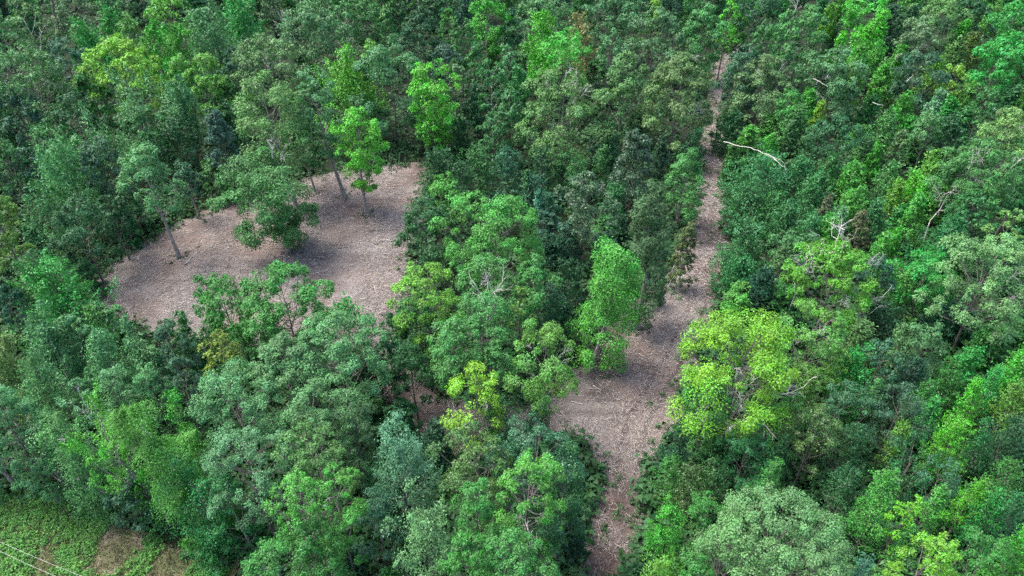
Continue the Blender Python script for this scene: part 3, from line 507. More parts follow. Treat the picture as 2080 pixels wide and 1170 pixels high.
('b',-7.77,32.6,14,5.04,2.76,'conic2',11777,.143,(.079,.214,.114,.02),'bark',0,(0,0),[],'silvery sage cone with upright branches',0),
('b',-5.58,26.97,13,4.68,2.67,'conic2',11767,.143,(.116,.264,.103,.04),'bark',0,(0,0),[],'pale silvery green tree at the bottom edge, in front of the silvery cone',0),
('b',-9.2,29.43,11,1.96,1.66,'oak',7409,.13,(.028,.103,.054,.02),'bark',0,(0,0),[],'mid-sized dark grey-green rounded tree close in front and right of the open bright bottom tree',0),
('b',-2.65,31.13,15,5.4,2.77,'bigoak',14261,.13,(.041,.12,.029,.12),'bark',1,(0,0),[],'big dark glossy crown, left lobe with brownish inner leaves',0),
('b',1.48,31.29,15,5.4,3.19,'bigoak',15690,.13,(.023,.107,.047,.02),'bark',1,(0,0),[],'big dark blue-green crown beside the track',0),
('b',3.42,30.77,14,5.04,2.35,'oak',11961,.13,(.02,.092,.028,.02),'bark',0,(0,0),[],'dark green crown leaning over the lower track',0),
('b',1.32,26.99,17,6.12,2.45,'balls',12384,.13,(.053,.225,.036,.1),'bark',0,(0,0),[(-0.11,-0.66,.51,.76),(-0.34,-0.31,.65,.89),(.14,-0.39,.61,1.07)],'bright leafy crown standing in front of the dark blue-green one',0),
('b',-1.89,26.03,16,5.76,1.97,'oak',7869,.13,(.035,.166,.032,.02),'bark',0,(0,0),[],'broad mid green rounded tree close in front of the big dark glossy crown',0),
('b',.28,23.26,15,5.4,2.79,'bigoak',16753,.13,(.045,.18,.041,.02),'bark',0,(0,0),[(.3,.2,.9,1.53),(-0.35,.1,.85,1.36)],'broad mid green crown with a few white dead twigs at the bottom edge',0),
('b',-2.16,23.86,14,5.04,1.87,'oak',7554,.13,(.035,.17,.03,.02),'bark',0,(0,0),[],'broad mid green rounded tree close to the left of the broad mid green bottom crown',0),
('b',2.38,26.58,12,4.32,1.54,'oak',6101,.13,(.021,.09,.032,.02),'bark',0,(0,0),[],'mid-sized dark green rounded tree close to the right of the broad mid green bottom crown',0),
('y',-12.48,37.79,8,2.88,1.95,'young',3874,.155,(.018,.092,.03,.02),'bark',0,(0,0),[],'mid-sized dark green bushy young tree behind and left of the silvery sage cone',0),
('y',-10.05,34.62,8,2.88,1.4,'young',2615,.149,(.018,.094,.032,.02),'bark',0,(0,0),[],'small dark green bushy young tree close in front and left of the silvery sage cone',0),
('b',33.77,128.7,14,1.49,4.37,'oak',6237,.375,(.048,.194,.05,.02),'bark',0,(0,0),[],'rounded sage crown left of the far end of the track',0),
('b',38.53,131.16,15,5.4,1.89,'oak',1600,.373,(.071,.33,.025,.02),'bark',0,(0,0),[],'small vivid green crown on a thin stem over the dark far end of the track',0),
('b',48.15,144.3,12,4.32,4.68,'oak',3486,.411,(.017,.081,.032,.02),'bark',0,(0,0),[],'mid-sized dark green rounded tree behind and left of the tall sage tree with dead top',0),
('b',45.48,129.12,11,3.86,3.34,'oak',2711,.377,(.03,.137,.033,.02),'bark',0,(0,0),[],'mid-sized mid green rounded tree close behind and right of the far end of the track',0),
('b',50.03,125.49,15,1.57,4.41,'oak',8280,.367,(.053,.194,.051,.02),'bark',0,(0,0),[(-0.4,.1,.95,2.72)],'tall sage tree with a dead white top right of the far end of the track',0),
('b',62.77,145.8,10,3.6,2.23,'spire',1600,.458,(.083,.256,.033,.1),'bark',0,(0,0),[],'tiny yellowish bushy tree close behind and right of the tall sage tree with dead top',0),
('b',68.81,145.9,11,3.31,5.01,'oak',3680,.416,(.049,.277,.031,.02),'bark',0,(0,0),[],'bright green crown at the top edge right of the track',0),
('b',65.94,134.93,10,2.5,4.07,'spire',2246,.431,(.065,.324,.024,.02),'bark',0,(0,0),[],'small vivid green bushy tree to the left of the grey crown with bare fork',0),
('y',60.29,131.75,9,3.24,2.06,'spire',1600,.424,(.069,.349,.025,.02),'bark',0,(0,0),[],'tiny vivid green feathery young tree close behind the tall grey-green thicket tree',0),
('y',61.12,125.69,9,2.74,3.05,'spire',1600,.408,(.06,.26,.041,.06),'bark',0,(0,0),[],'small fresh green feathery young tree close behind and right of the tall grey-green thicket tree',0),
('b',69.21,138.54,11,2.32,3.29,'spire',2004,.44,(.066,.35,.028,.02),'bark',0,(0,0),[],'small vivid green feathery tree to the left of the grey crown with bare fork',0),
('b',37.12,113.09,12,1.33,3.66,'oak',5762,.34,(.03,.104,.051,.02),'bark',0,(0,0),[(-0.35,.1,.95,1.7),(.1,0,.95,1.36),(.34,-0.09,.45,1.31),(.02,-0.52,.49,1.57)],'dark grey-green tree with bleached bare twigs overhanging the far track',0),
('b',39.34,108.72,12,1.33,4.6,'oak',7990,.33,(.086,.174,.062,.02),'bark',0,(0,0),[(.35,-0.2,.9,2.21),(.4,-0.1,.6,2.04),(.08,-0.62,.48,1.78),(-0.32,-0.23,.79,1.68)],'olive grey tree with broken dead limbs right of the far track',0),
('b',50.43,109.39,13,1.41,4.69,'oak',9220,.331,(.056,.163,.061,.02),'bark',0,(0,0),[(-0.51,-0.33,.48,2.3),(-0.51,-0.41,.7,1.81)],'tall grey-green tree rising from the thicket right of the far track',0),
('b',52.8,108.82,11,3.96,1.91,'oak',1600,.328,(.086,.261,.035,.1),'bark',0,(0,0),[],'yellowish leafy shoot right of the tall grey-green thicket tree',0),
('b',47.82,113.34,11,3.62,2.75,'oak',2789,.34,(.059,.158,.059,.02),'bark',0,(0,0),[],'mid-sized grey-green rounded tree close to the left of the tall grey-green thicket tree',0),
('b',82.26,143.76,12,3.37,4.94,'oak',4140,.41,(.081,.197,.055,.02),'bark',0,(0,0),[],'olive sage crown at the top edge far right',0),
('b',74.85,146.33,10,1.17,4.21,'spire',2440,.462,(.03,.097,.055,.02),'bark',0,(0,0),[],'small dark grey-green bushy tree close behind and left of the grey crown with bare fork',0),
('b',78.01,143.82,10,2.13,4.43,'spire',2324,.454,(.019,.084,.032,.02),'bark',0,(0,0),[],'small dark green bushy tree close behind and left of the grey crown with bare fork',0),
('b',70.79,124.96,13,3.41,3.89,'oak',4474,.365,(.09,.177,.079,.02),'bark',0,(0,0),[(-0.1,-0.3,.8,1.53),(-0.06,-0.48,.59,1.41),(-0.24,-0.41,.54,1.54)],'grey crown with a bare forked branch, upper right',0),
('b',89.81,145.92,11,3.29,5.01,'oak',3680,.416,(.017,.086,.031,.02),'bark',0,(0,0),[],'broad dark green rounded tree close behind the slender brownish olive tree',0),
('y',86.21,139.31,9,3.24,2.59,'spire',1600,.442,(.048,.276,.027,.02),'bark',0,(0,0),[],'tiny bright green bushy young tree close behind the slender brownish olive tree',0),
('y',84.43,132.39,9,1.53,3.19,'spire',1782,.427,(.08,.152,.036,.02),'bark',0,(0,0),[],'slender brownish olive tree at the upper right',0),
('y',81.45,131.46,8,2.43,2.48,'spire',1600,.425,(.07,.191,.054,.09),'bark',0,(0,0),[],'tiny olive feathery young tree close to the left of the slender brownish olive tree',0),
('b',89.69,131.18,14,5.04,4.06,'oak',3704,.377,(.029,.225,.037,.02),'bark',0,(0,0),[],'bright emerald crown near the upper right corner',0),
('b',82.69,119.82,12,1.33,5.64,'oak',8474,.356,(.027,.239,.038,.02),'bark',0,(0,0),[],'broad emerald green crown below the one in the upper right corner',0),
('y',71.52,119.02,9,3.24,2.79,'spire',1600,.39,(.082,.257,.037,.1),'bark',0,(0,0),[],'small yellowish bushy young tree close behind and left of the yellow-green crown at right',0),
('y',72.26,114.33,9,3.22,2.27,'oak',1762,.344,(.121,.285,.036,.12),'bark',0,(0,0),[],'yellow-green crown at right below the slender brownish tree',0),
('b',65.93,114.01,11,2.95,4.16,'oak',4648,.342,(.028,.095,.047,.02),'bark',0,(0,0),[],'broad dark grey-green rounded tree close to the left of the yellow-green crown at right',0),
('y',68.88,126.51,8,2.63,3.08,'spire',1600,.411,(.053,.259,.03,.02),'bark',0,(0,0),[],'small bright green bushy young tree to the left of the yellow-green crown at right',0),
('y',64.3,126.24,9,2.71,2.93,'spire',1600,.41,(.058,.261,.038,.06),'bark',0,(0,0),[],'small fresh green bushy young tree to the left of the grey crown with bare fork',0),
('y',32.57,100.45,7,.93,3.39,'spire',2615,.348,(.019,.092,.028,.02),'bark',0,(0,0),[],'small dark green bushy young tree close behind and left of the pale arched branch',0),
('y',41.71,103.08,9,3.24,2.57,'oak',2169,.318,(.044,.191,.039,.02),'bark',0,(0,0),[],'mid-sized mid green rounded young tree close to the left of the tiny lime sapling',0),
('y',46.33,107.53,8,2.88,2.71,'spire',1600,.362,(.049,.28,.029,.02),'bark',0,(0,0),[],'small bright green bushy young tree close behind and left of the tiny lime sapling',0),
('y',46.47,102.63,8,2.67,1.48,'spire',1600,.351,(.129,.3,.032,.12),'bark',0,(0,0),[],'tiny lime yellow sapling right of the pale arched branch',0),
('y',42.23,100.15,8,1.95,3.58,'spire',2479,.344,(.05,.172,.044,.02),'bark',0,(0,0),[],'mid-sized sage green feathery young tree close to the left of the tiny lime sapling',0),
('y',41.39,99.24,6,.51,1.51,'conic',1600,.314,(.056,.156,.058,.02),'bark',0,(0,0),[],'tiny grey-green cone-shaped young tree close to the right of the pale arched branch',0),
('y',45.23,93.25,9,1.35,4.13,'oak',5859,.297,(.02,.093,.032,.02),'bark',0,(0,0),[],'dark mound of foliage in the thicket above the right of the arched branch',0),
('y',33.14,86.31,7,.93,4.97,'young',5811,.311,(.033,.162,.052,.02),'bark',0,(0,0),[],'dense mid green mound in front of the pale arched branch',0),
('y',36.88,94.44,6,2.16,1.83,'spire',1600,.331,(.048,.28,.027,.02),'bark',0,(0,0),[],'tiny bright green feathery young tree close to the right of the pale arched branch',0),
('y',38.61,86.03,7,1.52,3.32,'spire',2556,.309,(.037,.167,.053,.02),'bark',0,(0,0),[],'mid-sized cool green bushy young tree in front and right of the pale arched branch',0),
('y',42.72,86.48,7,2.09,2.32,'spire',1600,.31,(.033,.142,.034,.02),'bark',0,(0,0),[],'small mid green bushy young tree in front of the tiny lime sapling',0),
('y',44.8,84.61,7,1.57,3.18,'spire',2479,.306,(.059,.257,.039,.06),'bark',0,(0,0),[],'mid-sized fresh green bushy young tree behind the brownish sapling',0),
('y',53.71,96.15,9,1.49,3.04,'spire',2711,.333,(.052,.193,.046,.02),'bark',0,(0,0),[],'small sage green feathery young tree in front and left of the leaning silvery poplar',0),
('y',60.68,105.92,8,2.88,2.56,'spire',1600,.358,(.048,.243,.031,.02),'bark',0,(0,0),[],'small bright green feathery young tree close to the left of the leaning silvery poplar',0),
('b',61.67,101.26,10,3.03,2.02,'spire',1600,.344,(.085,.238,.105,.02),'birch',0,(1.4,.4),[],'leaning silvery poplar with a white stem at right',0),
('y',52.76,89.85,9,2.56,1.82,'conic',2179,.288,(.039,.111,.031,.12),'bark',1,(0,0),[],'small dark olive cone-shaped young tree close behind and left of the bright leaning plume',0),
('y',50.32,90.47,7,1.85,1.56,'spire',1600,.321,(.048,.259,.029,.02),'bark',0,(0,0),[],'tiny bright green feathery young tree to the left of the bright leaning plume',0),
('y',59.23,94.91,9,3.24,2.5,'oak',2556,.299,(.054,.17,.051,.02),'bark',0,(0,0),[],'mid-sized sage green rounded young tree close in front of the leaning silvery poplar',0),
('y',63.43,97.26,8,2.85,3.06,'spire',1898,.337,(.017,.084,.031,.02),'bark',0,(0,0),[],'small dark green bushy young tree close in front and right of the leaning silvery poplar',0),
('b',69.88,101.18,10,3.6,2.53,'oak',2479,.312,(.031,.143,.033,.02),'bark',0,(0,0),[],'mid-sized mid green rounded tree close in front and right of the yellow-green crown at right',0),
('b',63.69,86.32,13,4.68,3.8,'oak',5859,.273,(.105,.226,.067,.14),'bark',0,(0,0),[(-0.3,.2,.95,1.19),(-0.4,-0.29,.57,1.69),(.1,-0.61,.89,1.73),(.51,-0.53,.87,1.7)],'big light green oak crown at the right edge, upper lobe',0),
('b',55.55,77.23,13,4.09,4.81,'bigoak',11985,.253,(.049,.168,.044,.02),'bark',0,(0,0),[(.1,-0.5,.5,2.04),(.48,-0.52,.78,2.09),(-0.36,-0.48,.53,2.07),(-0.27,-0.24,.88,2.28),(-0.18,-0.32,.82,2.19),(-0.53,-0.42,.83,2.0)],'spreading sage oak with bare white inner limbs at the right edge',0),
('y',55.27,85.27,8,2.5,2.58,'spire',2014,.306,(.085,.269,.037,.1),'bark',0,(0,0),[],'bright yellow-green leaning plume at right',0),
('y',51.71,81.71,7,2.43,2.9,'spire',2033,.298,(.066,.343,.024,.02),'bark',0,(0,0),[],'bright green plume lower left of the bright leaning one',0),
('y',48.63,79.64,7,2.52,1.9,'spire',1600,.292,(.088,.246,.033,.1),'bark',0,(0,0),[],'tiny yellowish feathery young tree close in front and left of the bright leaning plume',0),
('y',49.55,84.08,7,2.29,2.77,'spire',1898,.304,(.049,.189,.046,.02),'bark',0,(0,0),[],'small sage green feathery young tree close to the left of the bright leaning plume',0),
('y',55.65,81.08,8,2.88,2.86,'spire',1743,.294,(.029,.137,.033,.02),'bark',0,(0,0),[],'small mid green bushy young tree close in front and right of the bright leaning plume',0),
('b',60.86,77.78,10,3.6,2.6,'oak',3486,.257,(.031,.139,.035,.02),'bark',0,(0,0),[],'mid-sized mid green rounded tree close to the right of the spreading sage oak at right',0),
('y',29.86,79.1,7,1.52,4.55,'spire',4184,.292,(.037,.153,.05,.02),'bark',0,(0,0),[],'broad cool green bushy young tree close in front of the dense mound by arched branch',0),
('h',27.07,77.53,4,.25,1.28,'shrub',1600,.265,(.032,.151,.046,.02),'bark',0,(0,0),[],'low green bush leaning onto the right side of the track',0),
('y',26.89,69.74,7,.93,3.15,'conic2',5113,.268,(.036,.153,.051,.02),'bark',0,(0,0),[],'dense blunt cone of sage green beside the track',0),
('y',33.13,74.31,7,2.01,2.99,'spire',2556,.279,(.036,.154,.047,.02),'bark',0,(0,0),[],'mid-sized cool green bushy young tree behind and right of the blunt sage cone by track',0),
('y',32.47,76.99,7,2.52,2.5,'spire',1600,.285,(.03,.137,.033,.02),'bark',0,(0,0),[],'small mid green bushy young tree behind and right of the blunt sage cone by track',0),
('y',35.28,71.34,7,2.14,2.91,'spire',2556,.272,(.032,.166,.05,.02),'bark',0,(0,0),[],'mid-sized cool green bushy young tree to the left of the brownish sapling',0),
('y',36.86,71.04,7,2.52,2.01,'spire',1600,.27,(.052,.277,.03,.02),'bark',0,(0,0),[],'bright little sapling left of the white-topped tree',0),
('y',41.14,75.74,8,2.88,2.56,'spire',2169,.28,(.06,.25,.039,.06),'bark',0,(0,0),[],'small fresh green bushy young tree close behind the brownish sapling',0),
('y',38.97,73.36,7,2.49,1.8,'spire',1600,.276,(.088,.247,.103,.02),'bark',0,(0,0),[],'tiny silvery feathery young tree close to the left of the brownish sapling',0),
('y',40.96,72.19,7,1.88,1.45,'conic',1782,.249,(.08,.102,.044,.02),'bark',0,(0,0),[],'brownish sapling just behind the white-topped tree',0),
('y',38.19,75.74,7,2.52,1.1,'conic',1600,.256,(.074,.102,.049,.02),'bark',0,(0,0),[],'tiny brownish cone-shaped young tree close behind and left of the brownish sapling',0),
('y',31.08,67.37,7,2.52,1.68,'oak',1898,.237,(.056,.168,.056,.02),'bark',0,(0,0),[],'small grey-green rounded young tree to the right of the blunt sage cone by track',0),
('y',29.07,64.31,7,2.52,1.34,'conic',1600,.23,(.066,.156,.054,.06),'bark',0,(0,0),[],'small olive cone-shaped young tree to the left of the fresh tree with white dead branches',0),
('y',32.21,65.24,8,2.88,1.63,'oak',2169,.23,(.057,.168,.062,.02),'bark',0,(0,0),[],'small grey-green rounded young tree in front and left of the brownish sapling',0),
('y',25.48,64.7,6,.25,3.34,'spire',3874,.257,(.022,.147,.042,.02),'bark',0,(0,0),[],'mid-sized deep emerald bushy young tree close in front of the blunt sage cone by track',0),
('y',26.82,61.85,6,.79,2.84,'spire',3050,.25,(.014,.074,.041,.02),'bark',0,(0,0),[],'mid-sized dark blue-green bushy young tree in front of the blunt sage cone by track',0),
('y',39.41,81.66,7,1.77,3.39,'spire',2711,.298,(.037,.162,.048,.02),'bark',0,(0,0),[],'mid-sized cool green bushy young tree to the right of the dense mound by arched branch',0),
('y',43.76,74.86,7,1.2,2.74,'spire',2615,.282,(.035,.161,.05,.02),'bark',0,(0,0),[],'small cool green bushy young tree close behind and right of the brownish sapling',0),
('y',47.78,73.32,9,2.59,1.96,'spire',2130,.274,(.054,.257,.039,.06),'bark',0,(0,0),[],'slim bright leaning sapling at right of the middle',0),
('y',53.38,71.95,9,3.24,2.79,'oak',3922,.245,(.032,.152,.046,.02),'bark',0,(0,0),[],'mid-sized cool green rounded young tree close in front of the spreading sage oak at right',0),
('b',54.8,73.69,10,3.6,2.49,'oak',2711,.246,(.045,.172,.039,.02),'bark',0,(0,0),[],'mid-sized mid green rounded tree close in front of the spreading sage oak at right',0),
('y',50.07,69.46,8,2.2,3.88,'spire',4358,.265,(.022,.145,.042,.02),'bark',0,(0,0),[],'mid-sized deep emerald bushy young tree behind and right of the emerald rounded tree',0),
('b',53.23,65.17,11,3.96,1.7,'oak',1743,.224,(.102,.237,.065,.14),'bark',0,(0,0),[],'small light yellowish rounded tree in front and right of the spreading sage oak at right',0),
('y',54.45,65.36,8,2.88,3.3,'spire',3486,.254,(.022,.147,.037,.02),'bark',0,(0,0),[],'mid-sized deep emerald bushy young tree close behind and right of the wide pale sage oak',0),
('y',40.81,65.89,8,2.88,1.91,'spire',1782,.255,(.056,.246,.037,.06),'bark',0,(0,0),[],'small fresh green feathery young tree close in front and right of the brownish sapling',0),
('y',42.55,66.96,8,2.89,1.42,'spire',1600,.257,(.049,.278,.028,.02),'bark',0,(0,0),[],'tiny bright green feathery young tree close to the right of the brownish sapling',0),
('y',44.23,62.81,8,2.88,2.57,'spire',2479,.248,(.03,.212,.042,.02),'bark',0,(0,0),[],'mid-sized emerald feathery young tree close behind the emerald rounded tree',0),
('y',40.35,59.03,8,2.88,2.31,'spire',2033,.237,(.061,.229,.041,.06),'bark',0,(0,0),[],'small fresh green feathery young tree close to the left of the emerald rounded tree',0),
('b',30.8,55.52,13,4.68,4.09,'bigoak',13171,.202,(.072,.255,.028,.1),'bark',0,(0,0),[(-0.35,.1,.95,2.72),(-0.05,.15,.97,3.23),(.1,.15,.97,3.74),(.55,-0.1,.8,2.72),(-0.6,-0.2,.7,2.21),(.6,-0.4,.45,2.55),(0,-0.6,.5,2.21),(.5,-0.6,.25,2.21)],'fresh green tree crowned with many white dead branches',0),
('b',25.98,47.33,12,4.32,3.1,'sparse',7845,.182,(.069,.22,.046,.18),'bark',0,(0,0),[(.3,-0.44,.69,1.01),(-0.38,-0.32,.68,1.44),(-0.06,-0.48,.86,1.36),(.42,-0.53,.67,1.09)],'airy yellowish green tree behind the golden topped oak',0),
('b',45.26,54.99,14,4.71,4.69,'bigoak',19216,.2,(.097,.234,.082,.08),'bark',0,(0,0),[(.62,-0.36,.68,1.86),(.36,-0.13,.62,1.92),(.16,-0.57,.52,1.88)],'wide pale sage oak with whitish rim at the right edge',0),
('y',42.21,59.62,9,2.81,3.16,'oak',6682,.217,(.028,.227,.038,.02),'bark',0,(0,0),[],'emerald rounded tree left of the wide pale sage oak',0),
('y',36.68,59.28,9,3.24,2.01,'oak',3225,.215,(.014,.07,.039,.02),'bark',0,(0,0),[],'mid-sized dark blue-green rounded young tree to the left of the emerald rounded tree',0),
('y',35.43,53.88,8,2.88,3.29,'spire',4358,.224,(.017,.078,.03,.02),'bark',0,(0,0),[],'mid-sized dark green bushy young tree in front and left of the emerald rounded tree',0),
('y',32.31,50.97,8,2.88,2.82,'spire',3486,.217,(.081,.181,.056,.02),'bark',0,(0,0),[],'mid-sized olive sage bushy young tree behind the dark grey-green dome',0),
('y',29.47,45.83,9,3.24,2.49,'spire',3680,.201,(.027,.237,.037,.02),'bark',0,(0,0),[],'mid-sized emerald feathery young tree behind the dark grey-green dome',0),
('y',28.14,45.47,9,3.24,1.29,'oak',2169,.155,(.09,.241,.036,.1),'bark',0,(0,0),[],'small yellowish rounded young tree behind the dark grey-green dome',0),
('y',32.47,46.55,9,3.24,1.78,'oak',3312,.185,(.028,.107,.053,.02),'bark',0,(0,0),[],'mid-sized dark grey-green rounded young tree behind and right of the dark grey-green dome',0),
('y',35.28,45.82,8,2.88,2.64,'spire',3486,.173,(.014,.066,.039,.02),'bark',0,(0,0),[],'mid-sized dark blue-green bushy young tree behind and left of the bright lower right plume',0),
('b',36.45,47.6,10,3.6,2.11,'oak',3922,.185,(.057,.163,.057,.02),'bark',0,(0,0),[],'mid-sized grey-green rounded tree in front of the emerald rounded tree',0),
('y',35.26,49.09,9,3.24,2.04,'spire',2324,.209,(.063,.164,.058,.06),'bark',0,(0,0),[],'small olive bushy young tree in front of the emerald rounded tree',0),
('y',39.96,46.32,9,3.24,2.04,'spire',2702,.202,(.027,.222,.042,.02),'bark',0,(0,0),[],'emerald pointed sapling below the wide pale sage oak',0),
('y',38.11,45.55,8,2.88,2.17,'spire',2556,.172,(.038,.176,.034,.02),'bark',0,(0,0),[],'mid-sized mid green bushy young tree to the left of the bright feathery right edge tree',0),
('y',35.07,43.23,8,2.88,2.03,'spire',2169,.166,(.036,.167,.033,.02),'bark',0,(0,0),[],'mid-sized mid green bushy young tree behind and left of the bright lower right plume',0),
('y',38.13,42.31,9,3.37,1.56,'spire',2179,.164,(.065,.342,.025,.02),'bark',0,(0,0),[],'bright sapling with a yellow tip at right',0),
('b',43.17,44.66,10,3.6,2.9,'spire',5665,.198,(.05,.263,.03,.02),'bark',0,(0,0),[],'bright green feathery tree cut by the right edge',0),
('y',40.42,43.56,9,3.24,1.78,'spire',2440,.166,(.027,.229,.041,.02),'bark',0,(0,0),[],'small emerald feathery young tree close to the left of the bright feathery right edge tree',0),
('y',41.06,41.59,9,3.24,2.17,'spire',3389,.162,(.076,.209,.035,.12),'bark',0,(0,0),[],'mid-sized yellowish bushy young tree close in front of the bright feathery right edge tree',0),
('b',26.4,40.39,10,3.39,2.16,'oak',6779,.145,(.031,.11,.047,.02),'bark',0,(0,0),[],'dark grey-green dome right of the golden topped oak',0),
('b',29.47,41.12,10,4.52,1.52,'spire',2179,.16,(.05,.181,.052,.02),'bark',0,(0,0),[],'small sage green feathery tree close behind and right of the dark grey-green dome',0),
('b',31.04,39.96,10,3.6,2.51,'oak',6857,.143,(.031,.095,.048,.02),'bark',0,(0,0),[],'broad dark grey-green rounded tree behind and left of the bright lower right plume',0),
('y',24.99,43.17,9,3.74,1.46,'spire',2227,.166,(.08,.213,.038,.12),'bark',0,(0,0),[],'small yellowish feathery young tree close behind and left of the dark grey-green dome',0),
('y',22.65,40.16,9,1.61,1.53,'oak',4745,.147,(.037,.182,.034,.02),'bark',0,(0,0),[],'mid-sized mid green rounded young tree to the left of the dark grey-green dome',0),
('b',23.2,37.43,10,3.6,2.26,'oak',6392,.138,(.043,.114,.028,.12),'bark',1,(0,0),[],'broad dark olive rounded tree close in front and left of the dark grey-green dome',0),
('y',26.43,37.23,9,3.24,2.5,'spire',4164,.152,(.02,.092,.032,.02),'bark',0,(0,0),[],'mid-sized dark green bushy young tree close in front and right of the dark grey-green dome',0),
('y',30.13,37.64,9,4.37,1.29,'spire',1704,.153,(.081,.24,.035,.1),'bark',0,(0,0),[],'small yellowish feathery young tree to the left of the bright lower right plume',0),
('y',33.74,40.24,9,4.18,1.34,'spire',1917,.16,(.027,.219,.036,.02),'bark',0,(0,0),[],'small emerald feathery young tree close behind and left of the bright lower right plume',0),
('b',33.53,37.21,10,3.6,2.31,'spire',4261,.151,(.071,.324,.025,.02),'bark',0,(0,0),[],'bright green plume, lower right',0),
('y',36.6,37.89,9,4.15,1.35,'spire',1782,.153,(.021,.139,.037,.02),'bark',0,(0,0),[],'small deep emerald feathery young tree close to the right of the bright lower right plume',0),
('y',38.77,37.65,9,3.24,2.63,'spire',4358,.153,(.021,.086,.032,.02),'bark',0,(0,0),[],'mid-sized dark green bushy young tree to the right of the bright lower right plume',0),
('b',25.5,31.21,11,3.96,2.2,'spire',5288,.143,(.054,.238,.041,.06),'bark',0,(0,0),[],'bright ragged upright tree right of the large pale crown',0),
('b',26.38,29.14,11,3.96,1.02,'oak',2246,.13,(.095,.314,.02,.02),'bark',0,(0,0),[],'small bright rounded yellowish green crown, lower right',0),
('y',26.5,28.39,9,5.39,1.0,'spire',1600,.143,(.035,.18,.032,.02),'bark',0,(0,0),[],'tiny mid green bushy young tree close in front of the small rounded yellowish crown',0),
('b',25.48,24.46,13,4.68,1.78,'oak',6508,.13,(.104,.298,.027,.1),'bark',0,(0,0),[],'yellow-green crown at the bottom right',0),
('b',29.42,34.43,10,3.6,1.8,'fan',3486,.144,(.023,.136,.04,.02),'bark',0,(0,0),[],'dark green fan of stiff sprays, lower right',0),
('y',31.38,33.49,9,3.24,1.55,'oak',3099,.13,(.03,.12,.06,.02),'bark',0,(0,0),[],'mid-sized teal green rounded young tree close in front of the bright lower right plume',0),
('b',29.39,30.79,10,4.75,1.46,'spire',2440,.143,(.055,.249,.04,.06),'bark',0,(0,0),[],'small fresh green feathery tree close to the right of the small rounded yellowish crown',0),
('b',32.35,31.28,10,5.26,1.32,'spire',2421,.143,(.074,.322,.026,.02),'bark',0,(0,0),[],'small vivid green feathery tree to the right of the small rounded yellowish crown',0),
('y',36.47,33.89,9,3.24,2.09,'spire',2944,.144,(.038,.166,.031,.02),'bark',0,(0,0),[],'mid-sized mid green bushy young tree in front and right of the bright lower right plume',0),
('b',32.96,30.49,10,4.4,1.55,'spire',2615,.143,(.029,.218,.041,.02),'bark',0,(0,0),[],'small emerald feathery tree to the right of the small rounded yellowish crown',0),
('b',34.71,30.47,10,4.41,1.55,'spire',2615,.143,(.022,.131,.041,.02),'bark',0,(0,0),[],'small deep emerald feathery tree behind the lower right corner',0),
('b',21.04,24.46,12,4.32,1.11,'conic2',2324,.143,(.052,.183,.111,.02),'bark',0,(0,0),[],'bluish tip of a tree at the bottom edge, lower right',0),
('b',30.02,25.83,11,3.96,1.84,'oak',5859,.13,(.036,.169,.033,.02),'bark',0,(0,0),[],'broad mid green rounded tree close behind and left of the lower right corner',0),
('b',31.96,26.29,12,6.88,1.42,'spire',3486,.143,(.049,.266,.029,.02),'bark',0,(0,0),[],'small bright green feathery tree close behind the lower right corner',0),
('y',24.35,33.08,9,3.24,2.62,'spire',4648,.143,(.021,.095,.031,.02),'bark',0,(0,0),[],'broad dark green bushy young tree close behind and left of the bright ragged upright tree',0),
('b',18.68,41.9,15,5.4,5.19,'balls',30000,.167,(.092,.285,.022,.36),'bark',0,(0,0),[(-0.6,-0.5,.2,2.21),(.1,-0.8,.35,2.04),(-0.3,-0.8,.3,1.87),(.43,-0.56,.57,2.54),(-0.27,-0.28,.67,1.72),(-0.35,-0.48,.52,1.97),(-0.25,-0.68,.49,2.09),(-0.03,-0.41,.61,1.93)],'large golden topped yellow-green oak beside the track',0),
('b',15.86,40.33,10,3.6,2.36,'oak',6392,.144,(.037,.169,.033,.02),'bark',0,(0,0),[],'lower green skirt of foliage left below the golden topped oak',0),
('y',18.46,37.06,9,1.09,2.1,'oak',8232,.141,(.023,.129,.041,.02),'bark',0,(0,0),[],'mid green tree hanging below the golden topped oak',0),
('y',20.93,36.98,8,2.88,1.46,'spire',1937,.153,(.019,.094,.028,.02),'bark',0,(0,0),[],'small dark green bushy young tree in front and left of the dark grey-green dome',0),
('b',15.9,25.48,15,5.4,4.37,'bigoak',30000,.13,(.087,.213,.076,.06),'bark',0,(0,0),[],'very large pale green crown of drooping tufts at the bottom right',0),
('b',13.28,25.52,13,4.68,2.45,'bigoak',10895,.13,(.09,.226,.075,.06),'bark',0,(0,0),[],'pale green lobe left of the very large pale crown',0),
('b',17.5,23.36,14,5.04,2.44,'bigoak',10847,.13,(.092,.211,.08,.06),'bark',0,(0,0),[],'pale green lobe right below the very large pale crown',0),
('b',18.81,33.23,10,5.15,1.35,'spire',1694,.143,(.036,.174,.03,.02),'bark',0,(0,0),[],'small mid green feathery tree behind the very large pale crown',0),
('y',13.75,35.06,7,.93,2.15,'young',5665,.152,(.038,.105,.029,.12),'bark',1,(0,0),[],'mid-sized dark olive young tree between the very large pale crown and the golden topped oak',0),
('y',13.72,39.44,6,.25,1.79,'young',4067,.163,(.014,.074,.036,.02),'bark',0,(0,0),[],'mid-sized dark blue-green bushy young tree behind the bright young tree by lower track',0),
('y',12.38,36.31,6,.53,1.47,'young',2905,.156,(.038,.181,.033,.02),'bark',0,(0,0),[],'mid green shrubby tree at the right side of the lower track',0),
('y',11.06,30.24,9,2.76,1.52,'plume',4067,.143,(.052,.276,.031,.02),'bark',0,(0,0),[],'bright green young tree leaning over the lower track',0),
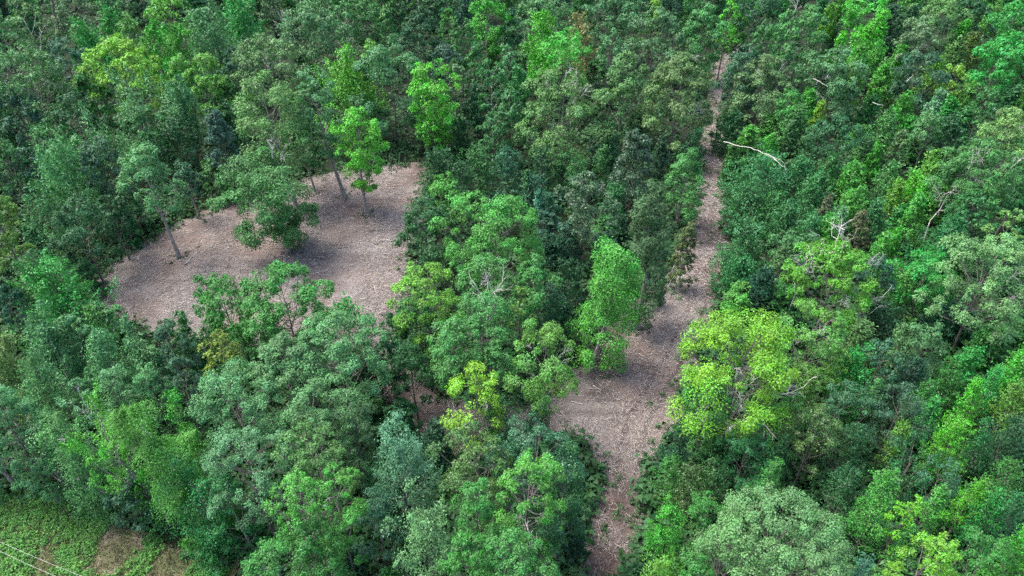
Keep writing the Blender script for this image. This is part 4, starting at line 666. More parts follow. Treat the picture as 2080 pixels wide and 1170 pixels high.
('y',13.61,31.46,8,1.99,1.55,'oak',4648,.13,(.034,.171,.031,.02),'bark',0,(0,0),[],'mid-sized mid green rounded young tree to the left of the very large pale crown',0),
('b',9.4,24.86,10,3.6,2.12,'plume',5859,.143,(.085,.269,.037,.1),'bark',0,(0,0),[],'lime green crown at the bottom edge right of the track',0),
('b',11.3,24.99,11,3.96,1.48,'oak',4358,.13,(.035,.161,.03,.02),'bark',0,(0,0),[],'mid-sized mid green rounded tree some way to the left of the bright ragged upright tree',0),
('y',15.71,35.39,7,1.29,1.68,'young',3728,.153,(.02,.094,.028,.02),'bark',0,(0,0),[],'mid-sized dark green bushy young tree behind and left of the very large pale crown',0)]
def add_dead(root, dead, H, cb, R, seed):
    rng = np.random.default_rng(seed)
    for i, (fx, fy, ft, L) in enumerate(dead):
        o = link('bare_limb', DEAD[(seed + i * 3) % len(DEAD)], root)
        z = cb + ft * (H - cb); d = np.array([fx, fy, .75 + .5 * max(ft - .5, 0)]); d = d / np.linalg.norm(d)
        o.location = (fx * R * .85, fy * R * .85, z - L * .45 * d[2])
        tilt = math.acos(d[2]); o.rotation_mode = 'QUATERNION'
        from mathutils import Vector, Quaternion
        o.rotation_quaternion = Vector(d).to_track_quat('Z', 'Y') @ Quaternion((0, 0, 1), rng.uniform(0, 6.28))
        o.scale = (L, L, L)
KIND = {'b': 'broadleaf_tree', 'y': 'young_tree', 's': 'sapling', 'h': 'shrub', 'c': 'conifer_tree'}
GRP = {'b': 'tall trees of the wood', 'y': 'young trees of the wood', 's': 'saplings filling the wood', 'h': 'shrubs beside the track', 'c': 'tall trees of the wood'}
for i, (kd, x, y, H, cb, R, style, nl, ls, col, bk, gl, lean, dead, lab, tr) in enumerate(TREES):
    name, cat, grp = KIND[kd], 'shrub' if kd == 'h' else 'tree', GRP[kd]
    tm, cm = grow(1000 + i, H, cb, R, style, nl, ls, nl > 15000, GLOSSY if gl else LEAF, BARKS[bk], lean, tr)
    root = tag(empty(name, (x, y, 0)), lab, cat, grp)
    link('trunk', tm, root)
    c = link('crown', cm, root); c.color = col
    add_dead(root, dead, H, cb, R, i)

# ------------------------------------------------------------------ understorey trees: twelve grown, copied one by one
PROTO = []
for i in range(14):
    st = ('young', 'spire', 'oak', 'plume', 'conic', 'spire', 'oak')[i % 7]
    PROTO.append(grow(5000 + i, 7.0, 1.0, 1.7, st, 2600, .30, False, LEAF, BARK))
FILL = [
('b',-61.9,101.4,12.3,2.94,2,4.3,(.029,.14,.029,.03),'mid-sized mid green rounded tree to the left of the silvery fan of upright sprays'),
('s',-9.7,43.7,4.7,1.62,2,1.8,(.023,.114,.035,.03),'mid-sized deep emerald rounded sapling close to the left of the dark brown gap'),
('b',-27.9,159.4,10.3,2.84,10,.4,(.032,.136,.03,.03),'small mid green feathery tree behind the tall rounded grey-green crown'),
('b',-50.9,155.9,11.3,3.13,7,3.2,(.057,.136,.053,.03),'small grey-green bushy tree behind and right of the wide sage feathery crown'),
('s',21.2,22.9,6.2,2.07,1,3.6,(.029,.152,.041,.03),'broad cool green pointed sapling some way in front of the bright ragged upright tree'),
('b',-0.3,97.5,11.5,2.26,13,1.6,(.051,.17,.058,.03),'mid-sized grey-green rounded tree close behind and right of the egg shaped young tree'),
('s',3.9,74.6,5.3,2.19,2,1.3,(.012,.059,.037,.03),'mid-sized dark blue-green rounded sapling to the right of the big fresh green spreading crown'),
('s',4.8,26.6,5.2,2.13,1,3.2,(.013,.065,.038,.03),'broad dark blue-green pointed sapling in front and left of the near end of the track'),
('s',48.7,40.2,4.9,2.57,12,.9,(.027,.226,.034,.03),'broad emerald pointed sapling some way to the right of the bright lower right plume'),
('s',58.3,65.1,4.8,2.64,1,3.3,(.029,.151,.046,.03),'broad cool green pointed sapling close behind and right of the middle of the right edge'),
('s',85.0,104.7,4.4,2.18,3,.2,(.024,.17,.038,.03),'small deep emerald feathery sapling to the right of the big light oak at right edge'),
('s',86.7,103.1,8.1,2.24,8,2.1,(.054,.211,.039,.05),'small fresh green pointed sapling to the right of the big light oak at right edge'),
('s',76.4,78.9,5.3,1.89,7,1.6,(.024,.174,.038,.03),'small deep emerald bushy sapling some way behind and right of the wide pale sage oak'),
('s',29.0,60.9,4.7,2.07,7,4.6,(.029,.141,.032,.03),'mid-sized mid green bushy sapling to the left of the fresh tree with white dead branches'),
('b',.0,169.2,10.8,2.55,5,2.5,(.042,.182,.038,.03),'small mid green pointed tree close behind the middle of the top edge'),
('s',-58.8,54.5,7.4,1.87,6,5.0,(.028,.171,.042,.03),'mid-sized deep emerald rounded sapling some way to the left of the vivid emerald cone'),
('s',53.2,45.7,5.8,2.17,8,2.4,(.047,.184,.048,.03),'broad sage green pointed sapling some way to the right of the bright lower right plume'),
('s',-11.2,28.7,5.7,1.55,1,.5,(.016,.073,.03,.03),'mid-sized dark green pointed sapling in front of the open bright bottom tree'),
('b',32.8,153.8,11.0,2.41,6,2.8,(.03,.105,.048,.03),'small teal green rounded tree behind and left of the sage crown at far track end'),
('s',-8.4,27.0,6.3,1.45,12,2.7,(.029,.141,.032,.03),'mid-sized mid green pointed sapling in front and left of the pale silvery bottom tree'),
('b',-76.4,89.6,11.7,3.38,12,1.8,(.046,.17,.034,.03),'broad mid green pointed tree some way in front and left of the emerald feathery crown'),
('s',12.7,96.3,5.2,1.76,9,3.2,(.03,.11,.052,.03),'small teal green rounded sapling close behind and left of the dark glossy egg-shaped tree'),
('b',-78.4,100.1,11.6,3.24,2,4.5,(.048,.167,.048,.03),'mid-sized grey-green rounded tree in front and left of the broad grey-green spreading crown'),
('s',46.2,56.5,4.4,2.24,1,5.9,(.03,.147,.045,.03),'mid-sized cool green pointed sapling in front and left of the wide pale sage oak'),
('s',-14.0,160.0,8.5,2.35,9,1.4,(.028,.149,.046,.03),'small cool green rounded sapling to the left of the middle of the top edge'),
('b',-102.9,166.9,11.1,2.49,9,2.2,(.052,.176,.047,.03),'small sage green rounded tree close to the right of the upper left corner'),
('s',59.8,58.0,5.5,2.21,12,1.5,(.025,.163,.038,.03),'mid-sized deep emerald pointed sapling to the right of the middle of the right edge'),
('s',21.1,91.9,7.4,1.67,12,5.1,(.03,.082,.042,.03),'small dark grey-green pointed sapling close behind and right of the dark glossy egg-shaped tree'),
('s',68.0,106.5,7.2,2.49,12,1.6,(.028,.213,.039,.03),'mid-sized emerald pointed sapling close to the right of the leaning silvery poplar'),
('b',41.8,161.2,10.1,2.92,13,3.3,(.048,.165,.06,.03),'small grey-green rounded tree close behind the sage crown at far track end'),
('s',-48.2,47.5,6.6,1.65,7,2.5,(.068,.193,.066,.03),'mid-sized soft sage bushy sapling behind and left of the full sage crown at left'),
('s',6.9,86.9,7.1,1.5,6,2.9,(.047,.168,.049,.03),'small sage green rounded sapling close behind and left of the dark tree with bleached top'),
('s',-12.6,146.0,8.8,2.08,2,2.3,(.045,.187,.032,.03),'small mid green rounded sapling in front and left of the middle of the top edge'),
('s',31.0,22.0,6.2,2.6,5,3.3,(.069,.229,.031,.09),'broad yellowish pointed sapling some way in front of the lower right corner'),
('s',-62.6,65.7,4.0,2.06,1,3.6,(.029,.131,.028,.03),'mid-sized mid green pointed sapling in front and left of the yellowish crown at left edge'),
('s',-55.8,70.5,6.1,1.69,7,2.5,(.019,.118,.038,.03),'small deep emerald bushy sapling behind the vivid emerald cone'),
('s',-59.2,64.0,3.9,2.11,11,3.1,(.014,.066,.033,.03),'mid-sized dark blue-green cone-shaped sapling to the left of the vivid emerald cone'),
('s',56.2,107.0,7.3,2.36,8,3.2,(.022,.13,.032,.03),'small deep emerald pointed sapling close in front and right of the tall grey-green thicket tree'),
('s',16.1,23.1,6.7,1.76,8,.5,(.025,.201,.035,.03),'broad emerald pointed sapling some way in front of the very large pale crown'),
('s',-7.6,98.7,7.1,1.45,10,6.3,(.017,.085,.027,.03),'tiny dark green feathery sapling close to the left of the egg shaped young tree'),
('s',-62.5,68.3,5.2,1.64,1,.4,(.023,.133,.034,.03),'small deep emerald pointed sapling some way to the left of the vivid emerald cone'),
('s',8.8,23.4,4.5,1.54,4,4.7,(.012,.071,.031,.03),'mid-sized dark blue-green cone-shaped sapling some way in front of the near end of the track'),
('s',91.2,170.9,6.0,3.1,8,3.5,(.031,.171,.029,.03),'small mid green pointed sapling behind the grey crown with bare fork'),
('b',-101.3,153.7,11.8,3.13,4,3.6,(.02,.143,.037,.03),'small deep emerald cone-shaped tree close in front and right of the upper left corner'),
('b',15.3,161.4,10.8,2.91,3,4.3,(.027,.143,.033,.03),'small mid green feathery tree close behind the red-tipped tree'),
('b',-95.3,119.7,10.3,2.65,1,5.8,(.031,.163,.03,.03),'mid-sized mid green pointed tree to the left of the broad grey-green spreading crown'),
('s',45.6,52.7,5.6,1.81,5,.5,(.039,.178,.034,.03),'mid-sized mid green pointed sapling behind and left of the bright feathery right edge tree'),
('s',114.0,171.8,7.2,2.6,8,5.7,(.02,.143,.038,.03),'small deep emerald pointed sapling close to the left of the upper right corner'),
('s',34.6,96.6,6.7,2.4,1,3.3,(.053,.217,.032,.05),'mid-sized fresh green pointed sapling close behind and left of the pale arched branch'),
('s',51.2,175.1,5.6,2.81,7,.6,(.03,.159,.041,.03),'small cool green bushy sapling behind and right of the sage crown at far track end'),
('b',37.1,154.7,9.8,2.48,0,6.1,(.03,.144,.034,.03),'small mid green bushy tree close behind the sage crown at far track end'),
('s',-3.7,133.1,7.4,2.24,5,4.0,(.045,.166,.032,.03),'small mid green pointed sapling to the left of the bright steep plume'),
('s',83.5,111.4,8.9,2.02,12,4.6,(.046,.17,.032,.03),'small mid green pointed sapling behind and right of the big light oak at right edge'),
('s',-0.6,22.1,4.6,1.53,13,.2,(.021,.11,.035,.03),'broad deep emerald rounded sapling some way in front of the broad mid green bottom crown'),
('b',-114.4,167.8,11.4,3.07,3,5.8,(.017,.066,.028,.03),'small dark green feathery tree close behind and left of the upper left corner'),
('s',54.0,80.0,6.1,1.85,0,.5,(.054,.23,.034,.05),'small fresh green bushy sapling close in front of the bright leaning plume'),
('s',-3.7,23.0,5.9,1.88,5,4.4,(.026,.084,.051,.03),'broad dark grey-green pointed sapling some way in front of the pale silvery bottom tree'),
('b',-44.8,167.7,11.5,2.46,9,.8,(.058,.189,.073,.03),'small sage rounded tree behind and right of the olive grey crown with white branch'),
('s',40.0,29.2,5.7,2.14,10,1.5,(.027,.174,.041,.03),'broad deep emerald feathery sapling to the right of the lower right corner'),
('s',4.4,69.7,5.0,1.64,3,2.9,(.014,.071,.034,.03),'small dark blue-green feathery sapling in front and left of the dark tree with bleached top'),
('s',45.6,44.0,6.7,2.05,7,4.5,(.031,.117,.028,.03),'broad mid green bushy sapling some way to the right of the bright lower right plume'),
('s',25.2,21.5,6.7,2.18,8,6.3,(.025,.134,.028,.03),'broad mid green pointed sapling some way in front of the yellow-green bottom right crown'),
('s',-36.4,122.6,8.4,3.29,1,.6,(.047,.151,.045,.03),'mid-sized sage green pointed sapling to the left of the bright plume with yellow tips'),
('s',85.3,176.7,6.4,2.93,1,5.9,(.03,.153,.049,.03),'small cool green pointed sapling behind and left of the grey crown with bare fork'),
('s',96.8,134.3,8.0,2.62,3,.2,(.038,.136,.031,.03),'small mid green feathery sapling close in front and right of the emerald upper right crown'),
('s',-16.0,24.6,5.6,1.51,5,2.0,(.029,.14,.03,.03),'mid-sized mid green pointed sapling some way in front of the bright clumpy tufts'),
('s',18.3,25.5,4.4,1.89,12,5.4,(.047,.213,.033,.05),'broad fresh green pointed sapling some way in front of the very large pale crown'),
('s',62.3,117.8,8.5,2.62,5,1.4,(.054,.241,.032,.05),'mid-sized fresh green pointed sapling to the right of the tall grey-green thicket tree'),
('s',24.9,25.0,5.6,2.6,1,.8,(.024,.116,.053,.03),'broad teal green pointed sapling in front and left of the yellow-green bottom right crown'),
('s',-97.9,174.6,8.2,2.24,8,5.7,(.038,.161,.039,.03),'tiny mid green pointed sapling behind the emerald feathery crown'),
('s',47.3,52.5,5.9,2.15,1,3.7,(.042,.17,.04,.03),'mid-sized mid green pointed sapling close behind and left of the bright feathery right edge tree'),
('s',-91.3,105.3,8.7,3.16,2,2.9,(.069,.192,.076,.03),'mid-sized sage rounded sapling some way to the left of the broad grey-green spreading crown'),
('s',-69.7,85.7,7.8,1.79,9,4.0,(.028,.112,.05,.03),'small teal green rounded sapling behind the yellowish crown at left edge'),
('s',42.3,36.2,4.7,2.03,5,2.8,(.03,.169,.033,.03),'broad mid green pointed sapling some way behind the lower right corner'),
('s',-5.1,24.9,5.7,1.61,13,2.5,(.032,.131,.028,.03),'broad mid green rounded sapling in front of the pale silvery bottom tree'),
('s',13.0,24.4,5.7,1.5,0,5.9,(.03,.132,.035,.03),'mid-sized mid green bushy sapling some way to the left of the yellow-green bottom right crown'),
('s',26.6,28.0,6.5,2.2,8,4.8,(.049,.165,.043,.03),'broad sage green pointed sapling to the left of the yellow-green bottom right crown'),
('s',86.0,97.9,6.1,2.5,12,.7,(.046,.17,.037,.03),'mid-sized mid green pointed sapling some way to the right of the bright leaning plume'),
('s',-87.8,160.4,8.3,2.69,0,1.8,(.07,.214,.074,.03),'small sage bushy sapling close behind and right of the emerald feathery crown'),
('s',-11.6,22.2,5.5,1.67,0,1.9,(.021,.132,.041,.03),'broad deep emerald bushy sapling some way in front of the open bright bottom tree'),
('b',45.4,161.7,9.9,2.32,12,4.3,(.047,.164,.056,.03),'small grey-green pointed tree close behind and right of the sage crown at far track end'),
('s',-6.4,40.3,6.1,1.58,10,.5,(.03,.093,.053,.03),'mid-sized dark grey-green feathery sapling close in front of the dark brown gap'),
('s',117.6,184.8,5.9,2.93,7,.3,(.056,.243,.032,.05),'small fresh green bushy sapling close behind and left of the upper right corner'),
('s',-13.7,26.5,4.2,1.82,3,3.9,(.024,.098,.044,.03),'broad dark grey-green feathery sapling some way in front of the open bright bottom tree'),
('b',-38.8,94.0,10.5,3.09,0,5.0,(.015,.083,.028,.03),'mid-sized dark green bushy tree close to the right of the dark blue-green cone'),
('s',36.0,24.6,5.6,2.51,1,5.5,(.032,.143,.043,.03),'broad cool green pointed sapling in front and right of the lower right corner'),
('s',72.6,109.8,8.2,2.01,1,4.2,(.058,.196,.034,.05),'small fresh green pointed sapling close in front and right of the yellow-green crown at right'),
('s',-52.2,48.0,8.4,1.67,13,5.8,(.06,.166,.063,.03),'mid-sized soft sage rounded sapling to the left of the yellow-tipped pale tree at left edge'),
('s',-70.6,174.2,9.2,2.89,11,.3,(.021,.126,.032,.03),'small deep emerald cone-shaped sapling behind the wide sage feathery crown'),
('s',44.1,29.7,4.9,2.27,5,4.4,(.042,.158,.034,.03),'broad mid green pointed sapling some way to the right of the lower right corner'),
('s',-77.1,78.5,6.6,2.0,2,1.1,(.025,.136,.034,.03),'mid-sized mid green rounded sapling some way behind and left of the vivid emerald cone'),
('s',-53.0,54.9,8.7,2.05,13,1.1,(.064,.197,.067,.03),'mid-sized soft sage rounded sapling behind and left of the yellow-tipped pale tree at left edge'),
('s',61.9,69.5,6.3,1.94,12,5.9,(.024,.096,.058,.03),'mid-sized teal green pointed sapling behind and right of the middle of the right edge'),
('s',55.8,56.0,6.5,1.94,12,2.2,(.045,.149,.045,.03),'mid-sized sage green pointed sapling in front and right of the middle of the right edge'),
('b',-6.0,118.5,11.2,2.09,2,5.9,(.047,.175,.049,.03),'small sage green rounded tree behind and right of the vivid green narrow tree'),
('b',-106.4,148.4,10.3,3.23,1,3.0,(.027,.111,.034,.03),'mid-sized mid green pointed tree close in front and left of the upper left corner'),
('s',-73.9,85.0,5.3,1.87,8,2.9,(.027,.132,.033,.03),'small mid green pointed sapling behind and left of the yellowish crown at left edge'),
('s',45.4,147.3,8.0,2.89,7,3.8,(.045,.224,.029,.03),'small bright green bushy sapling close behind the far end of the track'),
('s',-48.2,65.9,4.3,1.58,2,.5,(.022,.113,.037,.03),'small deep emerald rounded sapling close behind and right of the vivid emerald cone'),
('s',.0,152.3,7.4,2.79,5,4.9,(.025,.117,.058,.03),'small teal green pointed sapling close in front of the middle of the top edge'),
('b',-82.6,158.5,11.5,2.38,9,.6,(.073,.191,.064,.03),'small sage rounded tree behind and right of the emerald feathery crown'),
('s',-106.0,123.3,9.2,2.9,3,5.1,(.064,.209,.073,.03),'mid-sized sage feathery sapling some way to the left of the broad grey-green spreading crown'),
('s',34.1,33.2,5.8,1.76,3,1.0,(.029,.142,.031,.03),'mid-sized mid green feathery sapling to the right of the small rounded yellowish crown'),
('s',27.0,31.4,5.1,1.96,10,1.9,(.029,.14,.045,.03),'broad cool green feathery sapling close in front and left of the small rounded yellowish crown'),
('s',91.4,177.0,7.1,3.05,1,3.6,(.058,.234,.034,.05),'small fresh green pointed sapling behind the grey crown with bare fork'),
('s',51.2,55.1,4.2,2.66,8,1.6,(.047,.175,.041,.03),'broad sage green pointed sapling close behind the bright feathery right edge tree'),
('s',33.6,25.0,6.6,2.36,12,4.6,(.025,.11,.053,.03),'broad teal green pointed sapling in front of the lower right corner'),
('s',-6.6,27.7,5.7,1.7,2,2.7,(.012,.06,.032,.03),'broad dark blue-green rounded sapling close in front of the pale silvery bottom tree'),
('b',-122.8,177.1,11.9,3.07,10,4.3,(.015,.074,.025,.03),'small dark green feathery tree behind and left of the leaning pale forked trunk'),
('s',121.5,158.4,8.6,2.85,0,1.2,(.047,.182,.045,.03),'small sage green bushy sapling to the right of the upper right corner'),
('s',65.6,62.2,6.4,1.82,1,3.0,(.025,.218,.036,.03),'mid-sized emerald pointed sapling some way to the right of the middle of the right edge'),
('s',-104.0,176.9,8.8,2.69,13,2.0,(.024,.105,.051,.03),'small dark grey-green rounded sapling behind and right of the leaning pale forked trunk'),
('s',-6.8,23.9,6.3,1.66,1,2.5,(.019,.129,.035,.03),'broad deep emerald pointed sapling some way in front of the pale silvery bottom tree'),
('s',47.2,75.2,6.1,1.92,12,3.3,(.025,.18,.038,.03),'mid-sized emerald pointed sapling close to the right of the brownish sapling'),
('s',-74.7,78.2,6.5,1.74,0,.7,(.025,.107,.057,.03),'small teal green bushy sapling some way behind and left of the vivid emerald cone'),
('s',95.1,118.1,5.8,2.26,12,1.2,(.057,.215,.04,.05),'small fresh green pointed sapling behind and right of the big light oak at right edge'),
('s',61.8,170.1,8.0,2.08,8,4.8,(.028,.207,.035,.03),'tiny emerald pointed sapling behind the tall sage tree with dead top'),
('s',14.2,95.2,7.9,2.05,8,2.9,(.035,.128,.048,.03),'small cool green pointed sapling close behind and left of the dark glossy egg-shaped tree'),
('s',39.8,33.4,5.4,2.65,1,4.9,(.027,.114,.057,.03),'broad teal green pointed sapling behind the lower right corner'),
('s',78.7,101.3,4.9,2.19,8,.7,(.024,.138,.04,.03),'small deep emerald pointed sapling behind and right of the spreading sage oak at right'),
('b',19.9,168.7,11.0,2.43,6,.4,(.06,.166,.059,.03),'small grey-green rounded tree behind and right of the red-tipped tree'),
('s',13.5,76.2,4.0,1.71,5,4.0,(.016,.072,.028,.03),'small dark green pointed sapling close to the right of the dark tree with bleached top'),
('s',-47.9,42.8,7.7,1.85,8,1.8,(.07,.202,.071,.03),'mid-sized soft sage pointed sapling some way to the left of the pale sage feathery tree'),
('s',-37.1,88.7,6.6,1.98,4,1.6,(.024,.113,.047,.03),'small teal green cone-shaped sapling close in front and right of the dark blue-green cone'),
('b',-7.0,167.7,10.7,2.93,11,2.8,(.033,.144,.028,.03),'small mid green cone-shaped tree close to the left of the middle of the top edge'),
('b',-121.8,168.9,12.5,2.88,0,.2,(.017,.077,.027,.03),'small dark green bushy tree close to the left of the upper left corner'),
('b',-33.3,169.1,10.1,3.25,5,2.1,(.028,.137,.031,.03),'small mid green pointed tree some way behind the bright plume with yellow tips'),
('b',33.0,167.2,10.2,2.83,1,2.2,(.034,.157,.043,.03),'small cool green pointed tree behind and left of the sage crown at far track end'),
('s',11.5,75.6,4.2,2.16,11,4.6,(.027,.143,.032,.03),'mid-sized mid green cone-shaped sapling behind and left of the tall dull green column'),
('s',87.7,111.5,7.5,2.28,7,4.5,(.03,.212,.035,.03),'small emerald bushy sapling behind and right of the big light oak at right edge'),
('s',-40.3,86.7,6.2,2.06,2,.7,(.03,.122,.029,.03),'small mid green rounded sapling close in front of the dark blue-green cone'),
('s',6.7,25.5,5.5,2.13,5,5.5,(.03,.102,.041,.03),'broad dark grey-green pointed sapling in front of the near end of the track'),
('s',-2.4,25.3,5.4,1.76,0,5.3,(.019,.076,.027,.03),'broad dark green bushy sapling in front and left of the broad mid green bottom crown'),
('s',-27.2,21.8,6.4,1.74,0,4.6,(.027,.173,.036,.03),'broad deep emerald bushy sapling some way in front of the weedy open corner'),
('s',53.2,102.0,4.3,2.42,5,5.5,(.033,.167,.027,.03),'mid-sized mid green pointed sapling in front and right of the tiny lime sapling'),
('b',-24.8,158.4,10.1,2.69,7,.1,(.029,.123,.029,.03),'small mid green bushy tree behind the tall rounded grey-green crown'),
('s',19.9,25.4,6.4,2.47,7,2.3,(.029,.182,.033,.03),'broad emerald bushy sapling some way in front of the very large pale crown'),
('s',51.5,51.5,6.7,1.85,1,4.5,(.027,.127,.031,.03),'mid-sized mid green pointed sapling close behind and right of the bright feathery right edge tree'),
('s',-130.4,159.3,8.9,2.62,10,.2,(.023,.111,.038,.03),'small deep emerald feathery sapling some way to the left of the upper left corner'),
('s',2.5,129.7,7.6,2.63,6,4.2,(.047,.15,.047,.03),'small grey-green rounded sapling close in front and left of the bright steep plume'),
('s',29.2,26.7,5.1,1.97,10,.9,(.035,.152,.026,.03),'broad mid green feathery sapling close in front of the yellow-green bottom right crown'),
('s',13.1,80.1,6.5,1.88,10,1.1,(.029,.138,.044,.03),'small cool green feathery sapling close to the right of the dark tree with bleached top'),
('s',54.5,59.0,5.0,1.77,12,1.7,(.035,.147,.042,.03),'mid-sized cool green pointed sapling in front and right of the wide pale sage oak'),
('b',-5.5,105.8,9.5,2.11,4,5.5,(.024,.102,.042,.03),'small dark grey-green cone-shaped tree close behind and left of the egg shaped young tree'),
('s',62.5,65.8,5.9,2.16,8,4.7,(.032,.14,.03,.03),'mid-sized mid green pointed sapling behind and right of the middle of the right edge'),
('b',-42.8,103.6,11.1,3.21,4,4.3,(.027,.124,.027,.03),'mid-sized mid green cone-shaped tree close behind and right of the dark blue-green cone'),
('s',102.7,158.0,6.6,2.07,3,5.3,(.077,.267,.036,.09),'tiny yellowish feathery sapling close to the left of the emerald upper right crown'),
('s',69.2,103.6,6.5,2.6,5,.4,(.031,.156,.042,.03),'mid-sized cool green pointed sapling close to the right of the leaning silvery poplar'),
('s',67.1,81.5,6.7,2.31,5,4.7,(.029,.153,.044,.03),'mid-sized cool green pointed sapling to the right of the spreading sage oak at right'),
('s',-47.3,158.8,9.1,3.31,1,2.2,(.044,.167,.033,.03),'mid-sized mid green pointed sapling behind and right of the olive grey crown with white branch'),
('s',39.4,103.7,5.2,2.5,12,2.3,(.054,.2,.039,.05),'mid-sized fresh green pointed sapling close behind and right of the pale arched branch'),
('s',96.7,122.3,8.6,2.55,1,2.1,(.053,.206,.038,.05),'small fresh green pointed sapling in front and right of the emerald upper right crown'),
('b',-20.4,163.9,9.5,2.38,6,5.4,(.034,.142,.027,.03),'small mid green rounded tree some way behind the tall rounded grey-green crown'),
('s',3.7,22.6,5.2,1.64,1,5.8,(.028,.137,.031,.03),'broad mid green pointed sapling some way in front of the near end of the track'),
('b',.9,109.4,10.3,2.51,0,1.2,(.029,.164,.043,.03),'mid-sized cool green bushy tree behind and left of the big ragged olive tree'),
('b',4.5,170.0,10.4,3.08,12,4.2,(.029,.15,.049,.03),'small cool green pointed tree close behind and right of the middle of the top edge'),
('s',101.7,132.8,5.6,2.1,1,.6,(.031,.15,.026,.03),'small mid green pointed sapling in front and right of the emerald upper right crown'),
('s',69.6,179.5,5.9,2.67,12,5.8,(.022,.131,.037,.03),'small deep emerald pointed sapling behind the tall sage tree with dead top'),
('s',42.2,33.2,6.0,2.3,1,3.5,(.026,.112,.06,.03),'broad teal green pointed sapling behind and right of the lower right corner'),
('s',-66.2,168.7,8.7,2.29,4,2.8,(.015,.075,.031,.03),'tiny dark green cone-shaped sapling close behind the wide sage feathery crown'),
('s',79.2,99.0,6.8,1.8,5,2.5,(.035,.162,.033,.03),'small mid green pointed sapling behind and right of the spreading sage oak at right'),
('s',-120.6,143.5,8.8,2.4,9,2.7,(.057,.148,.052,.03),'small grey-green rounded sapling some way to the left of the upper left corner'),
('s',-13.5,21.8,6.3,1.74,2,4.3,(.016,.084,.03,.03),'broad dark green rounded sapling some way in front of the open bright bottom tree'),
('s',-16.6,21.1,8.2,2.06,6,3.5,(.049,.177,.042,.03),'broad sage green rounded sapling some way in front of the low draping emerald tree'),
('s',77.7,86.8,4.5,1.97,1,5.7,(.076,.243,.036,.09),'small yellowish pointed sapling some way to the right of the spreading sage oak at right'),
('s',-72.6,85.9,7.6,2.04,13,5.5,(.028,.136,.04,.03),'small cool green rounded sapling behind and left of the yellowish crown at left edge'),
('b',-29.3,173.0,12.1,3.18,2,1.9,(.019,.066,.027,.03),'small dark green rounded tree some way behind the tall rounded grey-green crown'),
('s',120.8,178.0,6.6,2.57,10,.9,(.039,.161,.037,.03),'small mid green feathery sapling close behind the upper right corner'),
('s',-47.7,38.9,8.1,2.29,5,2.5,(.029,.106,.041,.03),'broad dark grey-green pointed sapling some way to the left of the pale sage feathery tree'),
('b',.0,134.3,11.4,2.28,9,2.5,(.029,.143,.05,.03),'small cool green rounded tree close to the left of the bright steep plume'),
('s',18.8,23.0,4.7,2.01,10,2.6,(.027,.144,.032,.03),'broad mid green feathery sapling some way in front of the very large pale crown'),
('s',69.7,72.0,5.3,1.99,3,5.7,(.03,.123,.033,.03),'mid-sized mid green feathery sapling some way to the right of the wide pale sage oak'),
('s',-10.5,23.7,5.5,1.45,4,5.8,(.028,.089,.043,.03),'mid-sized dark grey-green cone-shaped sapling some way in front of the open bright bottom tree'),
('s',10.9,22.2,5.2,1.59,6,.4,(.028,.124,.035,.03),'broad mid green rounded sapling some way to the left of the yellow-green bottom right crown'),
('s',89.4,180.4,7.9,3.05,10,.6,(.046,.185,.041,.03),'small mid green feathery sapling behind and left of the grey crown with bare fork'),
('s',-52.9,45.2,7.1,1.81,5,1.8,(.026,.144,.04,.03),'mid-sized deep emerald pointed sapling some way in front and left of the vivid emerald cone'),
('s',-10.2,160.7,8.9,3.05,10,1.8,(.025,.103,.059,.03),'small teal green feathery sapling to the left of the middle of the top edge'),
('s',100.2,121.4,6.0,2.48,5,4.1,(.051,.264,.025,.03),'small bright green pointed sapling some way in front and right of the upper right corner'),
('s',28.1,169.3,7.6,2.93,2,3.4,(.033,.139,.05,.03),'small cool green rounded sapling behind and right of the red-tipped tree'),
('s',-82.3,172.3,8.5,2.38,1,2.1,(.047,.173,.058,.03),'small grey-green pointed sapling behind and left of the wide sage feathery crown'),
('s',113.8,158.8,8.4,2.55,10,5.2,(.039,.174,.031,.03),'small mid green feathery sapling close in front and right of the upper right corner'),
('s',82.6,90.5,6.0,2.24,1,1.9,(.024,.221,.033,.03),'mid-sized emerald pointed sapling some way to the right of the spreading sage oak at right'),
('s',11.7,71.2,4.1,1.95,3,1.9,(.027,.084,.045,.03),'mid-sized dark grey-green feathery sapling close to the left of the tall dull green column'),
('s',9.0,26.2,4.7,1.47,8,.9,(.024,.112,.035,.03),'mid-sized deep emerald pointed sapling in front and right of the near end of the track'),
('s',.5,26.7,4.4,1.85,12,.9,(.014,.064,.035,.03),'broad dark blue-green pointed sapling close in front of the broad mid green bottom crown'),
('s',52.2,41.6,4.6,2.22,1,.6,(.049,.148,.046,.03),'broad sage green pointed sapling some way behind and right of the lower right corner'),
('s',65.4,77.3,4.4,2.27,10,6.2,(.041,.186,.044,.03),'mid-sized sage green feathery sapling in front and right of the spreading sage oak at right'),
('s',-76.1,84.2,7.1,1.53,5,6.2,(.029,.103,.057,.03),'small teal green pointed sapling behind and left of the yellowish crown at left edge'),
('b',-112.6,135.5,10.0,2.65,9,5.7,(.031,.12,.03,.03),'small mid green rounded tree some way in front and left of the upper left corner'),
('s',10.8,24.3,5.8,1.66,2,4.5,(.012,.065,.04,.03),'broad dark blue-green sapling between the very large pale crown and the big dark blue-green crown'),
('s',83.4,184.0,7.1,3.03,0,1.9,(.027,.181,.036,.03),'small emerald bushy sapling behind and right of the tall sage tree with dead top'),
('b',38.5,168.4,9.6,3.09,10,.9,(.023,.096,.051,.03),'small teal green feathery tree behind the sage crown at far track end'),
('s',-83.4,165.0,8.2,3.03,5,2.9,(.03,.092,.043,.03),'small dark grey-green pointed sapling behind and right of the emerald feathery crown'),
